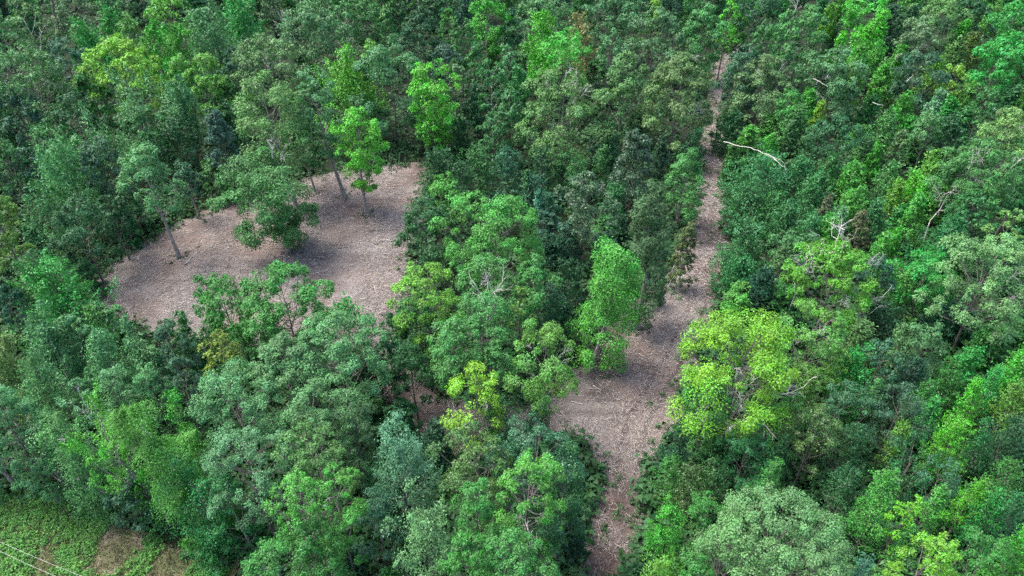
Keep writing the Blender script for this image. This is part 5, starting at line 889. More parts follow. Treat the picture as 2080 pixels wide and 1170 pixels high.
('s',42.9,39.6,6.7,1.75,8,2.5,(.027,.107,.053,.03),'mid-sized teal green pointed sapling to the right of the bright lower right plume'),
('s',-92.8,120.9,8.3,2.37,11,4.1,(.036,.164,.032,.03),'small mid green cone-shaped sapling to the left of the broad grey-green spreading crown'),
('s',41.5,26.9,5.3,2.27,1,5.9,(.046,.222,.037,.05),'broad fresh green pointed sapling some way to the right of the lower right corner'),
('s',-57.3,57.0,6.9,2.39,7,2.3,(.048,.151,.047,.03),'mid-sized sage green bushy sapling behind and left of the yellow-tipped pale tree at left edge'),
('s',102.1,181.5,8.2,2.82,1,4.6,(.03,.151,.03,.03),'small mid green pointed sapling some way to the left of the upper right corner'),
('s',74.4,94.5,5.0,2.45,7,3.5,(.026,.136,.032,.03),'mid-sized mid green bushy sapling to the right of the spreading sage oak at right'),
('s',37.5,22.5,5.6,1.96,1,.3,(.031,.131,.028,.03),'broad mid green pointed sapling some way in front and right of the lower right corner'),
('s',3.1,24.9,4.4,2.07,13,.1,(.032,.133,.03,.03),'broad mid green rounded sapling in front and right of the broad mid green bottom crown'),
('b',-86.5,116.3,9.6,2.39,0,5.2,(.059,.202,.075,.03),'small sage bushy tree close to the left of the broad grey-green spreading crown'),
('s',-11.9,26.9,4.8,1.99,0,5.8,(.021,.084,.029,.03),'broad dark green bushy sapling some way in front of the open bright bottom tree'),
('s',16.6,26.9,6.2,1.89,10,2.2,(.043,.179,.037,.03),'broad mid green feathery sapling in front and left of the very large pale crown'),
('s',80.6,95.1,4.5,2.5,7,.3,(.027,.165,.039,.03),'mid-sized deep emerald bushy sapling to the right of the big light oak at right edge'),
('s',-67.8,68.7,5.3,1.55,4,3.6,(.019,.111,.04,.03),'small deep emerald cone-shaped sapling to the left of the yellowish crown at left edge'),
('s',-67.8,162.7,7.9,3.02,6,5.5,(.066,.18,.074,.03),'small sage rounded sapling close behind and left of the wide sage feathery crown'),
('s',-70.7,76.9,5.3,1.78,6,2.9,(.024,.139,.035,.03),'small deep emerald rounded sapling to the left of the yellowish crown at left edge'),
('s',-56.9,64.1,4.3,1.8,13,1.2,(.016,.089,.025,.03),'mid-sized dark green rounded sapling to the left of the vivid emerald cone'),
('s',61.0,56.4,5.9,2.31,5,6.1,(.027,.126,.029,.03),'mid-sized mid green pointed sapling some way to the right of the wide pale sage oak'),
('s',44.1,57.0,5.6,2.54,7,2.9,(.026,.114,.054,.03),'broad teal green bushy sapling close in front and right of the emerald rounded tree'),
('s',34.0,27.6,4.9,2.26,8,.6,(.038,.172,.028,.03),'broad mid green pointed sapling close in front and left of the lower right corner'),
('s',50.9,95.2,5.6,2.07,5,5.0,(.044,.164,.037,.03),'small mid green pointed sapling in front and right of the tiny lime sapling'),
('b',-119.6,147.8,11.3,2.61,10,3.7,(.019,.071,.025,.03),'small dark green feathery tree some way to the left of the upper left corner'),
('s',126.8,177.5,7.7,2.98,1,3.8,(.035,.151,.042,.03),'small cool green pointed sapling close behind and right of the upper right corner'),
('s',-20.1,22.2,6.3,1.88,12,3.4,(.026,.107,.045,.03),'broad dark grey-green pointed sapling some way in front of the low draping emerald tree'),
('s',53.8,170.4,8.7,2.18,5,2.0,(.028,.197,.036,.03),'tiny emerald pointed sapling behind and right of the sage crown at far track end'),
('s',-17.6,161.1,8.0,3.04,10,5.6,(.031,.097,.041,.03),'small dark grey-green feathery sapling to the left of the middle of the top edge'),
('s',114.3,153.8,5.8,3.06,5,1.7,(.038,.154,.035,.03),'small mid green pointed sapling close to the right of the emerald upper right crown'),
('s',74.8,86.0,6.4,2.12,8,2.0,(.03,.093,.06,.03),'mid-sized teal green pointed sapling some way to the right of the bright leaning plume'),
('s',66.3,75.6,6.8,2.47,10,6.0,(.032,.138,.029,.03),'mid-sized mid green feathery sapling some way behind and right of the wide pale sage oak'),
('s',74.0,166.7,8.2,2.31,5,3.5,(.051,.216,.026,.03),'tiny bright green pointed sapling behind and right of the tall sage tree with dead top'),
('s',-116.5,145.4,8.4,2.75,6,4.6,(.02,.115,.032,.03),'small deep emerald rounded sapling to the left of the upper left corner'),
('s',124.0,154.2,6.4,2.78,8,1.9,(.036,.157,.049,.03),'small cool green pointed sapling to the right of the upper right corner'),
('b',-58.1,168.6,9.5,3.08,5,.1,(.032,.117,.033,.03),'small mid green pointed tree behind and right of the wide sage feathery crown'),
('b',-16.0,168.6,9.5,2.01,5,3.0,(.028,.145,.046,.03),'tiny cool green pointed tree to the left of the middle of the top edge'),
('s',28.3,22.1,4.7,2.39,1,1.2,(.025,.108,.06,.03),'broad teal green pointed sapling some way in front of the yellow-green bottom right crown'),
('s',-52.9,51.7,7.7,1.75,12,.6,(.025,.09,.05,.03),'mid-sized dark grey-green pointed sapling to the left of the yellow-tipped pale tree at left edge'),
('s',65.4,147.8,5.6,2.09,12,.2,(.023,.111,.038,.03),'tiny deep emerald pointed sapling behind the tall grey-green thicket tree'),
('s',74.1,73.8,4.7,2.36,12,1.2,(.025,.105,.055,.03),'mid-sized teal green pointed sapling some way to the right of the wide pale sage oak'),
('s',6.2,70.5,6.1,2.11,0,3.0,(.014,.069,.038,.03),'mid-sized dark blue-green bushy sapling to the right of the big fresh green spreading crown'),
('s',87.3,95.2,5.6,2.75,1,.3,(.047,.197,.039,.05),'mid-sized fresh green pointed sapling some way to the right of the bright leaning plume'),
('s',-39.6,173.7,8.7,2.47,1,2.1,(.027,.131,.035,.03),'small mid green pointed sapling some way behind the bright plume with yellow tips'),
('b',11.1,169.8,9.7,2.75,4,.2,(.028,.091,.051,.03),'small teal green cone-shaped tree to the right of the middle of the top edge'),
('s',-130.0,175.5,8.6,3.31,4,.1,(.037,.163,.034,.03),'small mid green cone-shaped sapling to the left of the upper left corner'),
('s',113.2,161.9,7.5,2.28,1,.1,(.046,.254,.034,.05),'small fresh green pointed sapling close in front and right of the upper right corner'),
('s',-47.3,75.3,5.6,1.53,8,6.1,(.019,.138,.04,.03),'small deep emerald pointed sapling in front and right of the large pale sage pointed crown'),
('s',-37.5,21.4,7.1,1.88,11,5.5,(.048,.173,.046,.03),'broad sage green cone-shaped sapling some way in front and left of the weedy open corner'),
('s',31.4,25.6,4.4,2.35,1,.7,(.034,.163,.039,.03),'broad cool green pointed sapling in front and left of the lower right corner'),
('s',-65.8,63.7,4.7,1.51,6,4.4,(.012,.066,.035,.03),'small dark blue-green rounded sapling some way to the left of the vivid emerald cone'),
('s',13.1,27.0,4.5,2.13,11,.2,(.017,.08,.031,.03),'broad dark green sapling between the very large pale crown and the bright ragged upright tree'),
('s',-41.4,56.1,5.9,1.81,2,4.2,(.062,.197,.061,.03),'mid-sized soft sage rounded sapling behind and right of the soft sage tree with pale stems'),
('s',-16.9,27.8,4.0,1.74,7,5.4,(.014,.072,.034,.03),'broad dark blue-green bushy sapling some way in front of the bright clumpy tufts'),
('s',109.1,134.2,6.1,2.14,1,5.6,(.043,.176,.032,.03),'small mid green pointed sapling some way to the right of the emerald upper right crown'),
('b',-69.3,161.3,11.6,3.29,5,.7,(.03,.171,.031,.03),'small mid green pointed tree close behind and left of the wide sage feathery crown'),
('s',105.5,179.7,8.3,2.91,12,1.1,(.043,.171,.039,.03),'small mid green pointed sapling to the left of the upper right corner'),
('s',106.4,167.4,8.6,3.08,8,3.9,(.05,.214,.033,.05),'small fresh green pointed sapling close to the left of the upper right corner'),
('s',8.7,27.5,6.0,1.57,8,5.6,(.02,.083,.031,.03),'mid-sized dark green pointed sapling in front and right of the near end of the track'),
('s',24.3,60.5,4.3,2.05,3,1.7,(.06,.243,.04,.05),'mid-sized fresh green feathery sapling in front of the blunt sage cone by track'),
('b',-78.3,87.2,11.2,2.48,5,2.5,(.043,.152,.035,.03),'mid-sized mid green pointed tree some way behind and left of the vivid emerald cone'),
('s',-12.8,174.4,7.5,2.56,13,.8,(.035,.127,.04,.03),'small cool green rounded sapling some way behind and left of the bright steep plume'),
('s',63.8,62.4,5.0,2.63,5,1.3,(.088,.238,.038,.09),'broad yellowish pointed sapling to the right of the middle of the right edge'),
('s',59.3,172.4,8.5,2.8,1,5.0,(.049,.256,.026,.03),'small bright green pointed sapling behind and left of the tall sage tree with dead top'),
('s',-12.1,44.4,4.2,1.94,1,3.0,(.03,.111,.031,.03),'mid-sized mid green pointed sapling to the left of the dark brown gap'),
('s',127.1,186.5,6.8,2.87,7,5.4,(.051,.218,.034,.05),'small fresh green bushy sapling close behind the upper right corner'),
('b',-61.8,165.9,11.6,2.84,8,2.2,(.053,.151,.048,.03),'small grey-green pointed tree close behind and right of the wide sage feathery crown'),
('s',138.2,179.1,6.9,2.03,12,1.7,(.028,.122,.031,.03),'tiny mid green pointed sapling to the right of the upper right corner'),
('s',1.9,22.9,5.6,1.64,8,5.7,(.032,.143,.027,.03),'broad mid green pointed sapling some way in front of the broad mid green bottom crown'),
('s',82.6,113.3,6.2,3.08,12,5.3,(.031,.141,.047,.03),'mid-sized cool green pointed sapling close behind the big light oak at right edge'),
('s',-21.0,183.6,7.3,2.54,9,3.1,(.055,.155,.049,.03),'small grey-green rounded sapling some way to the left of the middle of the top edge'),
('s',50.6,46.5,5.3,2.17,1,3.4,(.03,.15,.026,.03),'broad mid green pointed sapling to the right of the bright feathery right edge tree'),
('s',-8.6,22.4,4.2,1.81,9,5.5,(.023,.122,.039,.03),'broad deep emerald rounded sapling some way in front of the pale silvery bottom tree'),
('s',12.4,22.3,5.3,1.8,8,3.3,(.02,.085,.025,.03),'broad dark green sapling between the very large pale crown and the yellow-green bottom right crown'),
('s',46.3,33.9,5.5,2.75,12,2.9,(.032,.138,.026,.03),'broad mid green pointed sapling some way behind and right of the lower right corner'),
('b',-139.2,177.2,11.0,2.5,7,.7,(.043,.168,.046,.03),'small sage green bushy tree some way to the left of the upper left corner'),
('s',135.3,165.2,7.4,2.61,8,2.5,(.038,.156,.033,.03),'small mid green pointed sapling some way to the right of the upper right corner'),
('s',-66.0,71.0,5.4,1.88,0,3.5,(.013,.063,.038,.03),'mid-sized dark blue-green bushy sapling to the left of the yellowish crown at left edge'),
('s',67.6,162.4,8.8,2.93,5,.6,(.03,.165,.051,.03),'small cool green pointed sapling behind and right of the tall sage tree with dead top'),
('s',14.9,120.5,7.9,2.52,13,4.7,(.031,.129,.031,.03),'small mid green rounded sapling in front and right of the red-tipped tree'),
('b',-54.7,173.7,11.8,2.68,9,6.2,(.047,.16,.046,.03),'small sage green rounded tree behind and right of the wide sage feathery crown'),
('s',61.8,104.1,4.9,2.29,8,3.4,(.025,.217,.033,.03),'small emerald pointed sapling close in front and left of the leaning silvery poplar'),
('s',144.3,179.6,6.7,2.72,1,2.6,(.077,.251,.037,.09),'small yellowish pointed sapling some way to the right of the upper right corner'),
('s',-4.1,26.9,4.3,1.42,3,5.4,(.02,.142,.04,.03),'mid-sized deep emerald feathery sapling in front and right of the pale silvery bottom tree'),
('s',104.3,171.8,8.0,2.67,12,1.1,(.032,.138,.049,.03),'small cool green pointed sapling to the left of the upper right corner'),
('s',26.3,94.5,7.3,1.44,7,5.6,(.027,.112,.047,.03),'tiny teal green bushy sapling close behind and left of the narrow stretch of track'),
('s',-87.8,107.3,8.3,3.39,2,.7,(.022,.12,.039,.03),'mid-sized deep emerald rounded sapling to the left of the broad grey-green spreading crown'),
('b',-96.5,126.8,10.7,2.81,10,1.3,(.051,.156,.048,.03),'mid-sized sage green feathery tree to the left of the broad grey-green spreading crown'),
('s',16.7,39.3,5.4,1.66,8,4.2,(.029,.134,.034,.03),'mid-sized mid green pointed sapling some way in front of the golden topped oak'),
('s',101.8,119.6,6.0,2.64,8,4.2,(.041,.149,.035,.03),'mid-sized mid green pointed sapling some way in front and right of the upper right corner'),
('s',76.7,82.6,6.0,2.46,3,1.5,(.084,.221,.034,.09),'mid-sized yellowish feathery sapling some way to the right of the spreading sage oak at right'),
('b',-112.6,145.2,10.6,2.64,2,4.4,(.026,.089,.052,.03),'small dark grey-green rounded tree to the left of the upper left corner'),
('s',118.5,150.7,7.6,2.46,5,6.1,(.019,.112,.04,.03),'small deep emerald pointed sapling to the right of the upper right corner'),
('s',-56.0,47.6,6.8,2.06,1,5.1,(.064,.202,.078,.03),'mid-sized soft sage pointed sapling some way in front and left of the vivid emerald cone'),
('s',-88.3,97.9,8.3,2.96,9,.9,(.065,.181,.073,.03),'mid-sized sage rounded sapling some way in front and left of the broad grey-green spreading crown'),
('s',73.8,187.0,7.4,2.56,1,.5,(.053,.196,.039,.05),'small fresh green pointed sapling behind the tall sage tree with dead top'),
('s',.1,24.0,4.3,1.48,11,6.1,(.017,.086,.029,.03),'mid-sized dark green cone-shaped sapling in front of the broad mid green bottom crown'),
('s',-48.0,79.1,4.9,1.54,2,1.0,(.036,.149,.048,.03),'small cool green rounded sapling in front and right of the large pale sage pointed crown'),
('s',94.3,172.7,8.3,2.1,8,.2,(.046,.197,.035,.05),'tiny fresh green pointed sapling behind the grey crown with bare fork'),
('s',-70.2,73.4,6.2,1.44,0,5.5,(.013,.06,.035,.03),'small dark blue-green bushy sapling to the left of the yellowish crown at left edge'),
('b',-48.5,169.7,10.6,2.85,6,2.7,(.05,.154,.046,.03),'small sage green rounded tree behind and right of the olive grey crown with white branch'),
('s',114.3,134.4,6.7,2.34,5,5.0,(.032,.147,.045,.03),'small cool green pointed sapling some way to the right of the emerald upper right crown'),
('b',-118.5,151.3,12.2,2.52,7,4.0,(.036,.163,.029,.03),'small mid green bushy tree to the left of the upper left corner'),
('s',30.8,91.7,6.5,1.85,12,3.1,(.036,.138,.026,.03),'small mid green pointed sapling close to the right of the narrow stretch of track'),
('s',-73.7,97.5,9.2,2.48,10,2.1,(.057,.175,.067,.03),'mid-sized sage feathery sapling in front and left of the broad grey-green spreading crown'),
('s',-2.7,174.0,9.3,2.68,0,.3,(.029,.119,.05,.03),'small teal green bushy sapling close behind and left of the middle of the top edge'),
('b',24.2,170.8,10.0,2.47,1,4.6,(.015,.071,.025,.03),'small dark green pointed tree behind and right of the red-tipped tree'),
('s',72.0,80.4,4.6,2.37,0,5.2,(.032,.144,.035,.03),'mid-sized mid green bushy sapling some way behind and right of the wide pale sage oak'),
('s',-69.3,66.4,5.1,1.83,2,3.0,(.014,.072,.039,.03),'mid-sized dark blue-green rounded sapling some way to the left of the vivid emerald cone'),
('s',113.1,146.6,7.7,2.28,8,5.2,(.035,.155,.031,.03),'small mid green pointed sapling to the right of the emerald upper right crown'),
('s',19.2,103.5,5.4,2.17,4,2.4,(.015,.081,.025,.03),'small dark green cone-shaped sapling close behind the dark glossy egg-shaped tree'),
('s',-83.3,88.4,7.4,1.78,11,2.6,(.047,.154,.048,.03),'small sage green cone-shaped sapling some way behind and left of the vivid emerald cone'),
('s',-73.4,72.1,4.2,1.82,2,4.3,(.017,.082,.026,.03),'small dark green rounded sapling some way to the left of the vivid emerald cone'),
('s',-77.2,171.6,8.1,3.38,10,4.3,(.027,.111,.035,.03),'small mid green feathery sapling behind and left of the wide sage feathery crown'),
('s',44.6,37.6,6.7,2.15,7,2.3,(.044,.155,.04,.03),'broad mid green bushy sapling some way behind the lower right corner'),
('b',-91.9,171.1,9.9,2.63,12,1.9,(.032,.138,.033,.03),'small mid green pointed tree behind and right of the emerald feathery crown'),
('s',98.6,111.3,5.9,2.37,1,.8,(.018,.123,.032,.03),'small deep emerald pointed sapling some way to the right of the slender brownish olive tree'),
('s',53.0,181.4,7.5,2.75,12,3.1,(.033,.144,.046,.03),'small cool green pointed sapling behind and right of the sage crown at far track end'),
('b',-97.7,117.6,12.4,3.36,11,1.3,(.026,.091,.048,.03),'mid-sized dark grey-green cone-shaped tree some way to the left of the broad grey-green spreading crown'),
('s',69.0,67.7,6.5,2.73,8,5.0,(.028,.117,.059,.03),'broad teal green pointed sapling some way to the right of the wide pale sage oak'),
('s',47.4,186.2,7.8,2.35,2,6.0,(.027,.139,.032,.03),'tiny mid green rounded sapling behind the sage crown at far track end'),
('s',123.4,149.5,7.5,2.84,8,5.5,(.024,.2,.033,.03),'small emerald pointed sapling some way to the right of the upper right corner'),
('s',32.5,181.3,9.1,2.32,1,5.5,(.017,.073,.029,.03),'tiny dark green pointed sapling some way behind and right of the red-tipped tree'),
('s',93.1,102.3,4.7,2.4,1,.5,(.037,.162,.028,.03),'mid-sized mid green pointed sapling some way to the right of the yellow-green crown at right'),
('s',-116.2,183.5,9.0,2.78,0,2.2,(.052,.163,.041,.03),'small sage green bushy sapling close behind and right of the upper left corner'),
('s',5.5,22.2,4.7,1.5,8,5.0,(.02,.074,.029,.03),'mid-sized dark green pointed sapling some way in front of the near end of the track'),
('b',-114.8,154.8,9.7,2.68,12,5.3,(.025,.12,.034,.03),'small mid green pointed tree close to the left of the upper left corner'),
('s',4.6,31.6,4.8,1.42,11,1.1,(.013,.064,.034,.03),'mid-sized dark blue-green cone-shaped sapling close to the left of the near end of the track'),
('s',93.1,122.7,5.8,2.93,8,5.1,(.028,.116,.03,.03),'mid-sized mid green pointed sapling in front and right of the emerald upper right crown'),
('b',-46.4,118.9,10.3,2.39,9,3.4,(.026,.096,.048,.03),'small dark grey-green rounded tree close to the right of the bright yellowish pair of crowns'),
('s',-29.3,34.6,6.0,1.76,2,.4,(.027,.092,.046,.03),'mid-sized dark grey-green rounded sapling in front and right of the pale sage feathery tree'),
('s',-69.6,78.3,4.3,1.62,8,2.8,(.015,.057,.037,.03),'small dark blue-green pointed sapling close to the left of the yellowish crown at left edge'),
('s',73.1,90.3,5.0,1.94,1,.9,(.025,.153,.041,.03),'small deep emerald pointed sapling to the right of the spreading sage oak at right'),
('s',66.1,70.4,5.6,2.11,8,1.3,(.027,.135,.029,.03),'mid-sized mid green pointed sapling some way to the right of the emerald rounded tree'),
('s',38.2,38.2,4.3,2.14,3,3.8,(.048,.161,.047,.03),'broad sage green feathery sapling close in front and right of the bright lower right plume'),
('s',48.4,42.5,5.2,2.27,10,1.7,(.052,.232,.039,.05),'broad fresh green feathery sapling in front and right of the bright feathery right edge tree'),
('s',-25.6,151.2,8.0,2.32,11,2.1,(.073,.214,.061,.03),'small sage cone-shaped sapling behind the tall rounded grey-green crown'),
('s',54.8,50.6,6.3,2.25,7,4.3,(.088,.238,.029,.09),'broad yellowish bushy sapling to the right of the bright feathery right edge tree'),
('s',72.5,86.8,4.6,2.12,8,3.9,(.052,.178,.043,.03),'mid-sized sage green pointed sapling to the right of the spreading sage oak at right'),
('s',59.4,97.1,4.4,2.02,12,1.0,(.031,.143,.032,.03),'small mid green pointed sapling close behind and left of the bright leaning plume'),
('s',-23.5,168.1,8.2,3.1,7,3.4,(.027,.094,.052,.03),'small dark grey-green bushy sapling some way behind the tall rounded grey-green crown')]
for (kd, x, y, H, R, p, rz, col, lab) in FILL:
    name, cat, grp = KIND[kd], 'tree', GRP[kd]
    root = tag(empty(name, (x, y, 0), rz, (R / 1.7, R / 1.7, H / 7.0)), lab, cat, grp)
    link('trunk', PROTO[p][0], root)
    c = link('crown', PROTO[p][1], root); c.color = col

# ------------------------------------------------------------------ dead trees, snags, sticks
STICKS = [
('fallen_stick',[(-39.52,71.02,.06),(-39.09,73.34,.06)],.072,'pale',0,'broken log lying just below the long bare trunk in the clearing','stick','sticks lying on the cleared ground'),
('fallen_stick',[(-45.93,72.7,.06),(-45.56,71.96,.06)],.072,'pale',0,'short pale upright stub at the upper left rim of the clearing','stick','sticks lying on the cleared ground'),
('fallen_stick',[(-26.2,81.07,.06),(-24.68,82.2,.06)],.04000000000000001,'pale',0,'long whitish bent stick at the back of the clearing left of a dark scar','stick','sticks lying on the cleared ground'),
('fallen_stick',[(-23.01,84.5,.06),(-22.61,84.5,.06)],.072,'pale',0,'tiny white wood chunk at the back of the clearing','stick','sticks lying on the cleared ground'),
('fallen_stick',[(-22.17,78.66,.06),(-21.04,76.33,.06)],.096,'dark',0,'short dark log lying slantwise in the pale part of the clearing','stick','sticks lying on the cleared ground'),
('fallen_stick',[(-17.2,75.32,.06),(-16.09,76.22,.06)],.096,'dark',0,'dark curved root lying right of the dark slanting log','stick','sticks lying on the cleared ground'),
('fallen_stick',[(-15.92,76.33,.06),(-15.48,76.79,.06)],.048,'pale',0,'short white stick beside the dark curved root','stick','sticks lying on the cleared ground'),
('fallen_stick',[(-18.17,87.04,.06),(-18.35,88.28,.06)],.064,'pale',0,'white splintered stub right of the slender bright clearing tree','stick','sticks lying on the cleared ground'),
('fallen_stick',[(-21.57,81.7,.06),(-20.98,81.7,.06)],.048,'pale',0,'small whitish stick in front of the slender bright clearing tree','stick','sticks lying on the cleared ground'),
('fallen_stick',[(-29.75,88.69,.06),(-28.62,88.55,.06)],.04000000000000001,'pale',0,'thin white stick at the dark back rim of the clearing','stick','sticks lying on the cleared ground'),
('fallen_stick',[(7.91,50.41,.06),(8.71,49.73,.06)],.048,'pale',0,'thick pale stick at the left part of the wide track bend','stick','sticks lying on the cleared ground'),
('fallen_stick',[(13.05,55.05,.06),(13.58,54.53,.06)],.04000000000000001,'pale',0,'pale stick upper middle of the wide track bend','stick','sticks lying on the cleared ground'),
('fallen_stick',[(16.08,51.58,.06),(16.68,51.65,.06)],.04000000000000001,'pale',0,'level white stick on reddish soil by the golden topped oak','stick','sticks lying on the cleared ground'),
('fallen_stick',[(15.61,54.31,.06),(15.51,53.72,.06)],.032,'pale',0,'small upright white stick in the wide track bend','stick','sticks lying on the cleared ground'),
('fallen_stick',[(15.64,55.66,.06),(15.99,56.5,.06)],.032,'pale',0,'slanting white stick at the top of the wide track bend','stick','sticks lying on the cleared ground'),
('fallen_stick',[(12.03,52.0,.06),(12.79,52.85,.06)],.04000000000000001,'bark',0,'grey stick slanting in the middle of the wide track bend','stick','sticks lying on the cleared ground'),
('fallen_stick',[(6.62,36.56,.06),(7.14,37.29,.06)],.04000000000000001,'pale',0,'pale stick at the left rim of the lower track','stick','sticks lying on the cleared ground'),
('fallen_stick',[(7.4,35.75,.06),(7.69,36.27,.06)],.04000000000000001,'pale',0,'second pale stick at the left rim of the lower track','stick','sticks lying on the cleared ground'),
('fallen_stick',[(8.11,32.55,.06),(8.91,33.11,.06)],.032,'bark',0,'grey stick across the near end of the track','stick','sticks lying on the cleared ground'),
('fallen_stick',[(9.29,40.2,.06),(9.23,39.31,.06)],.032,'pale',0,'upright pale stick in the narrowing track','stick','sticks lying on the cleared ground'),
('fallen_stick',[(22.38,67.13,.06),(23.68,66.56,.06)],.04000000000000001,'pale',0,'long pale stick across the middle of the track','stick','sticks lying on the cleared ground'),
('fallen_stick',[(5.65,48.29,.06),(6.79,47.84,.06)],.04000000000000001,'pale',0,'pale stick where the track opens out at left','stick','sticks lying on the cleared ground'),
('fallen_stick',[(6.33,51.3,.06),(7.87,52.21,.06)],.032,'bark',0,'grey stick near the foot of the tall column of foliage','stick','sticks lying on the cleared ground'),
('fallen_stick',[(-23.41,69.19,.06),(-22.09,69.89,.06)],.04000000000000001,'pale',0,'pale stick in front of the ragged lone tree','stick','sticks lying on the cleared ground'),
('fallen_stick',[(-34.55,74.99,.06),(-33.76,75.66,.06)],.04000000000000001,'pale',0,'pale stick in the clearing left of the ragged lone tree','stick','sticks lying on the cleared ground'),
('fallen_stick',[(-40.43,64.87,.06),(-39.77,65.8,.06)],.04000000000000001,'bark',0,'grey stick in the left half of the clearing','stick','sticks lying on the cleared ground'),
('fallen_stick',[(-39.73,78.42,.06),(-38.73,80.22,.06)],.04000000000000001,'pale',0,'pale stick right of the olive tree with the long trunk','stick','sticks lying on the cleared ground'),
('fallen_stick',[(-16.01,66.75,.06),(-15.5,65.24,.06)],.04000000000000001,'pale',0,'pale slanting stick near the front right of the clearing','stick','sticks lying on the cleared ground'),
('fallen_stick',[(-43.1,68.69,.06),(-42.88,69.89,.06)],.032,'pale',0,'pale stick on reddish litter at the left of the clearing','stick','sticks lying on the cleared ground'),
('fallen_stick',[(-19.88,70.71,.06),(-18.94,71.12,.06)],.04000000000000001,'pale',0,'pale stick in the palest part of the clearing','stick','sticks lying on the cleared ground'),
('fallen_stick',[(15.72,61.32,.06),(17.0,61.84,.06)],.04000000000000001,'bark',0,'grey stick beside the tall dull green column','stick','sticks lying on the cleared ground'),
('fallen_stick',[(10.56,56.43,.06),(11.53,57.21,.06)],.032,'pale',0,'pale stick between the two tall columns of foliage','stick','sticks lying on the cleared ground'),
('fallen_stick',[(2.78,46.82,.06),(3.64,47.58,.06)],.04000000000000001,'bark',0,'grey stick at the left mouth of the wide track bend','stick','sticks lying on the cleared ground'),
('fallen_branch',[(29.42,91.89,6.2),(30.64,89.86,6.8),(31.67,87.78,7.3),(32.87,85.72,7.6),(33.91,83.75,7.6),(34.57,82.56,7.3),(35.01,82.26,6.9)],.06,'pale',3,'long pale arched dead branch lying over the bushes right of the track','branch',''),
('fallen_branch',[(50.36,95.59,10.4),(50.64,94.66,10.5),(51.38,94.56,10.4)],.045,'pale',0,'short white bare branch poking from the thicket at the upper right','branch',''),
('fallen_branch',[(44.82,104.0,10.6),(45.13,102.3,10.8),(45.92,100.9,10.6)],.045,'pale',1,'slanting pale branch in front of the tall grey-green thicket tree','branch',''),
('fallen_branch',[(58.73,103.86,10.2),(60.4,105.61,10.6)],.045,'pale',1,'small forked pale branch in a dark hollow at the upper right','branch',''),
('fallen_branch',[(18.13,66.5,.1),(18.32,66.41,2.0),(18.55,66.28,4.2),(18.87,66.55,6.2)],.11,'pale',0,'leaning white birch stem standing at the left edge of the track','branch',''),
('bare_snag',[(-79.81,129.34,15.5),(-80.15,129.41,12.5),(-80.4,129.19,9.5)],.22,'bark',1,'bare reddish brown trunk standing at the far back left','trunk',''),
('bare_snag',[(54.41,67.82,5.5),(53.58,66.75,8.0),(53.06,66.14,10)],.26,'dark',1,'thick dark leaning trunk showing behind the wide pale sage oak','trunk',''),
('leaning_sapling',[(-47.0,74.52,2.54),(-47.0,74.52,1.27),(-47.2,74.52,.0)],.09,'bark',2,'thin leaning bare stem at the shaded left rim of the clearing','stem','bare stems at the rim of the cleared ground'),
('leaning_sapling',[(-45.28,75.08,4.32),(-46.38,75.08,2.16),(-47.68,75.08,.0)],.09,'bark',2,'second thin bare stem at the shaded left rim, leaning the other way','stem','bare stems at the rim of the cleared ground'),
('leaning_sapling',[(-39.52,82.17,3.37),(-39.62,82.17,1.68),(-39.91,82.17,.0)],.09,'bark',2,'thin bare stem right of the olive tree with long bare trunk','stem','bare stems at the rim of the cleared ground'),
('leaning_sapling',[(-38.33,83.18,3.53),(-38.43,83.18,1.77),(-38.73,83.18,.0)],.09,'bark',2,'bare stem left of the ragged lone tree, at the back rim','stem','bare stems at the rim of the cleared ground'),
('leaning_sapling',[(-17.57,93.9,2.93),(-17.52,93.9,1.47),(-17.66,93.9,.0)],.09,'bark',2,'bare stem in the back corner of the clearing','stem','bare stems at the rim of the cleared ground'),
('leaning_sapling',[(-16.18,94.35,3.33),(-16.45,94.35,1.67),(-16.92,94.35,.0)],.09,'bark',2,'second bare stem in the back corner of the clearing','stem','bare stems at the rim of the cleared ground'),
('leaning_sapling',[(-41.61,81.92,3.14),(-41.44,81.92,1.57),(-41.47,81.92,.0)],.09,'bark',2,'bare stem under the small dark tree at the back left rim','stem','bare stems at the rim of the cleared ground'),
('leaning_sapling',[(8.69,54.08,2.79),(8.89,54.08,1.4),(8.9,54.08,.0)],.09,'bark',2,'thin straight stem standing at the foot of the tall column of foliage','stem','bare stems at the rim of the cleared ground')]
def stick_mesh(pts, r, mat, seed, twigs=0):
    rng = np.random.default_rng(seed); W = Wood(); pts = np.array(pts, float); n = len(pts)
    # resample with a slight wander
    u = np.linspace(0, n - 1, max(5, 3 * (n - 1) + 1)); q = np.stack([np.interp(u, np.arange(n), pts[:, k]) for k in range(3)], -1)
    Ltot = np.linalg.norm(pts[-1] - pts[0]); q[1:-1] += rng.normal(size=(len(q) - 2, 3)) * .012 * Ltot * np.array([1, 1, .5])
    W.tube(q, np.linspace(r, r * .45, len(q)), 6)
    for k in range(twigs):
        j = rng.integers(1, len(q) - 1); d = nrm(q[j] - q[j - 1]) * .8 + rng.normal(size=3) * .6; d = nrm(d); l = Ltot * rng.uniform(.1, .25)
        e = q[j] + d * l
        W.tube([q[j], (q[j] + e) / 2 + rng.normal(size=3) * .05 * l, e], [r * .5, r * .35, r * .15], 4)
    return W.mesh('stick', mat)
SM = {'pale': DEADWOOD, 'dark': DARKWOOD, 'bark': BARK}
for i, (name, pts, r, mat, tw, lab, cat, grp) in enumerate(STICKS):
    c = np.array(pts[0]); tag(link(name, stick_mesh(np.array(pts) - c, r, SM[mat], 70 + i, tw), None, tuple(c)), lab, cat, grp)
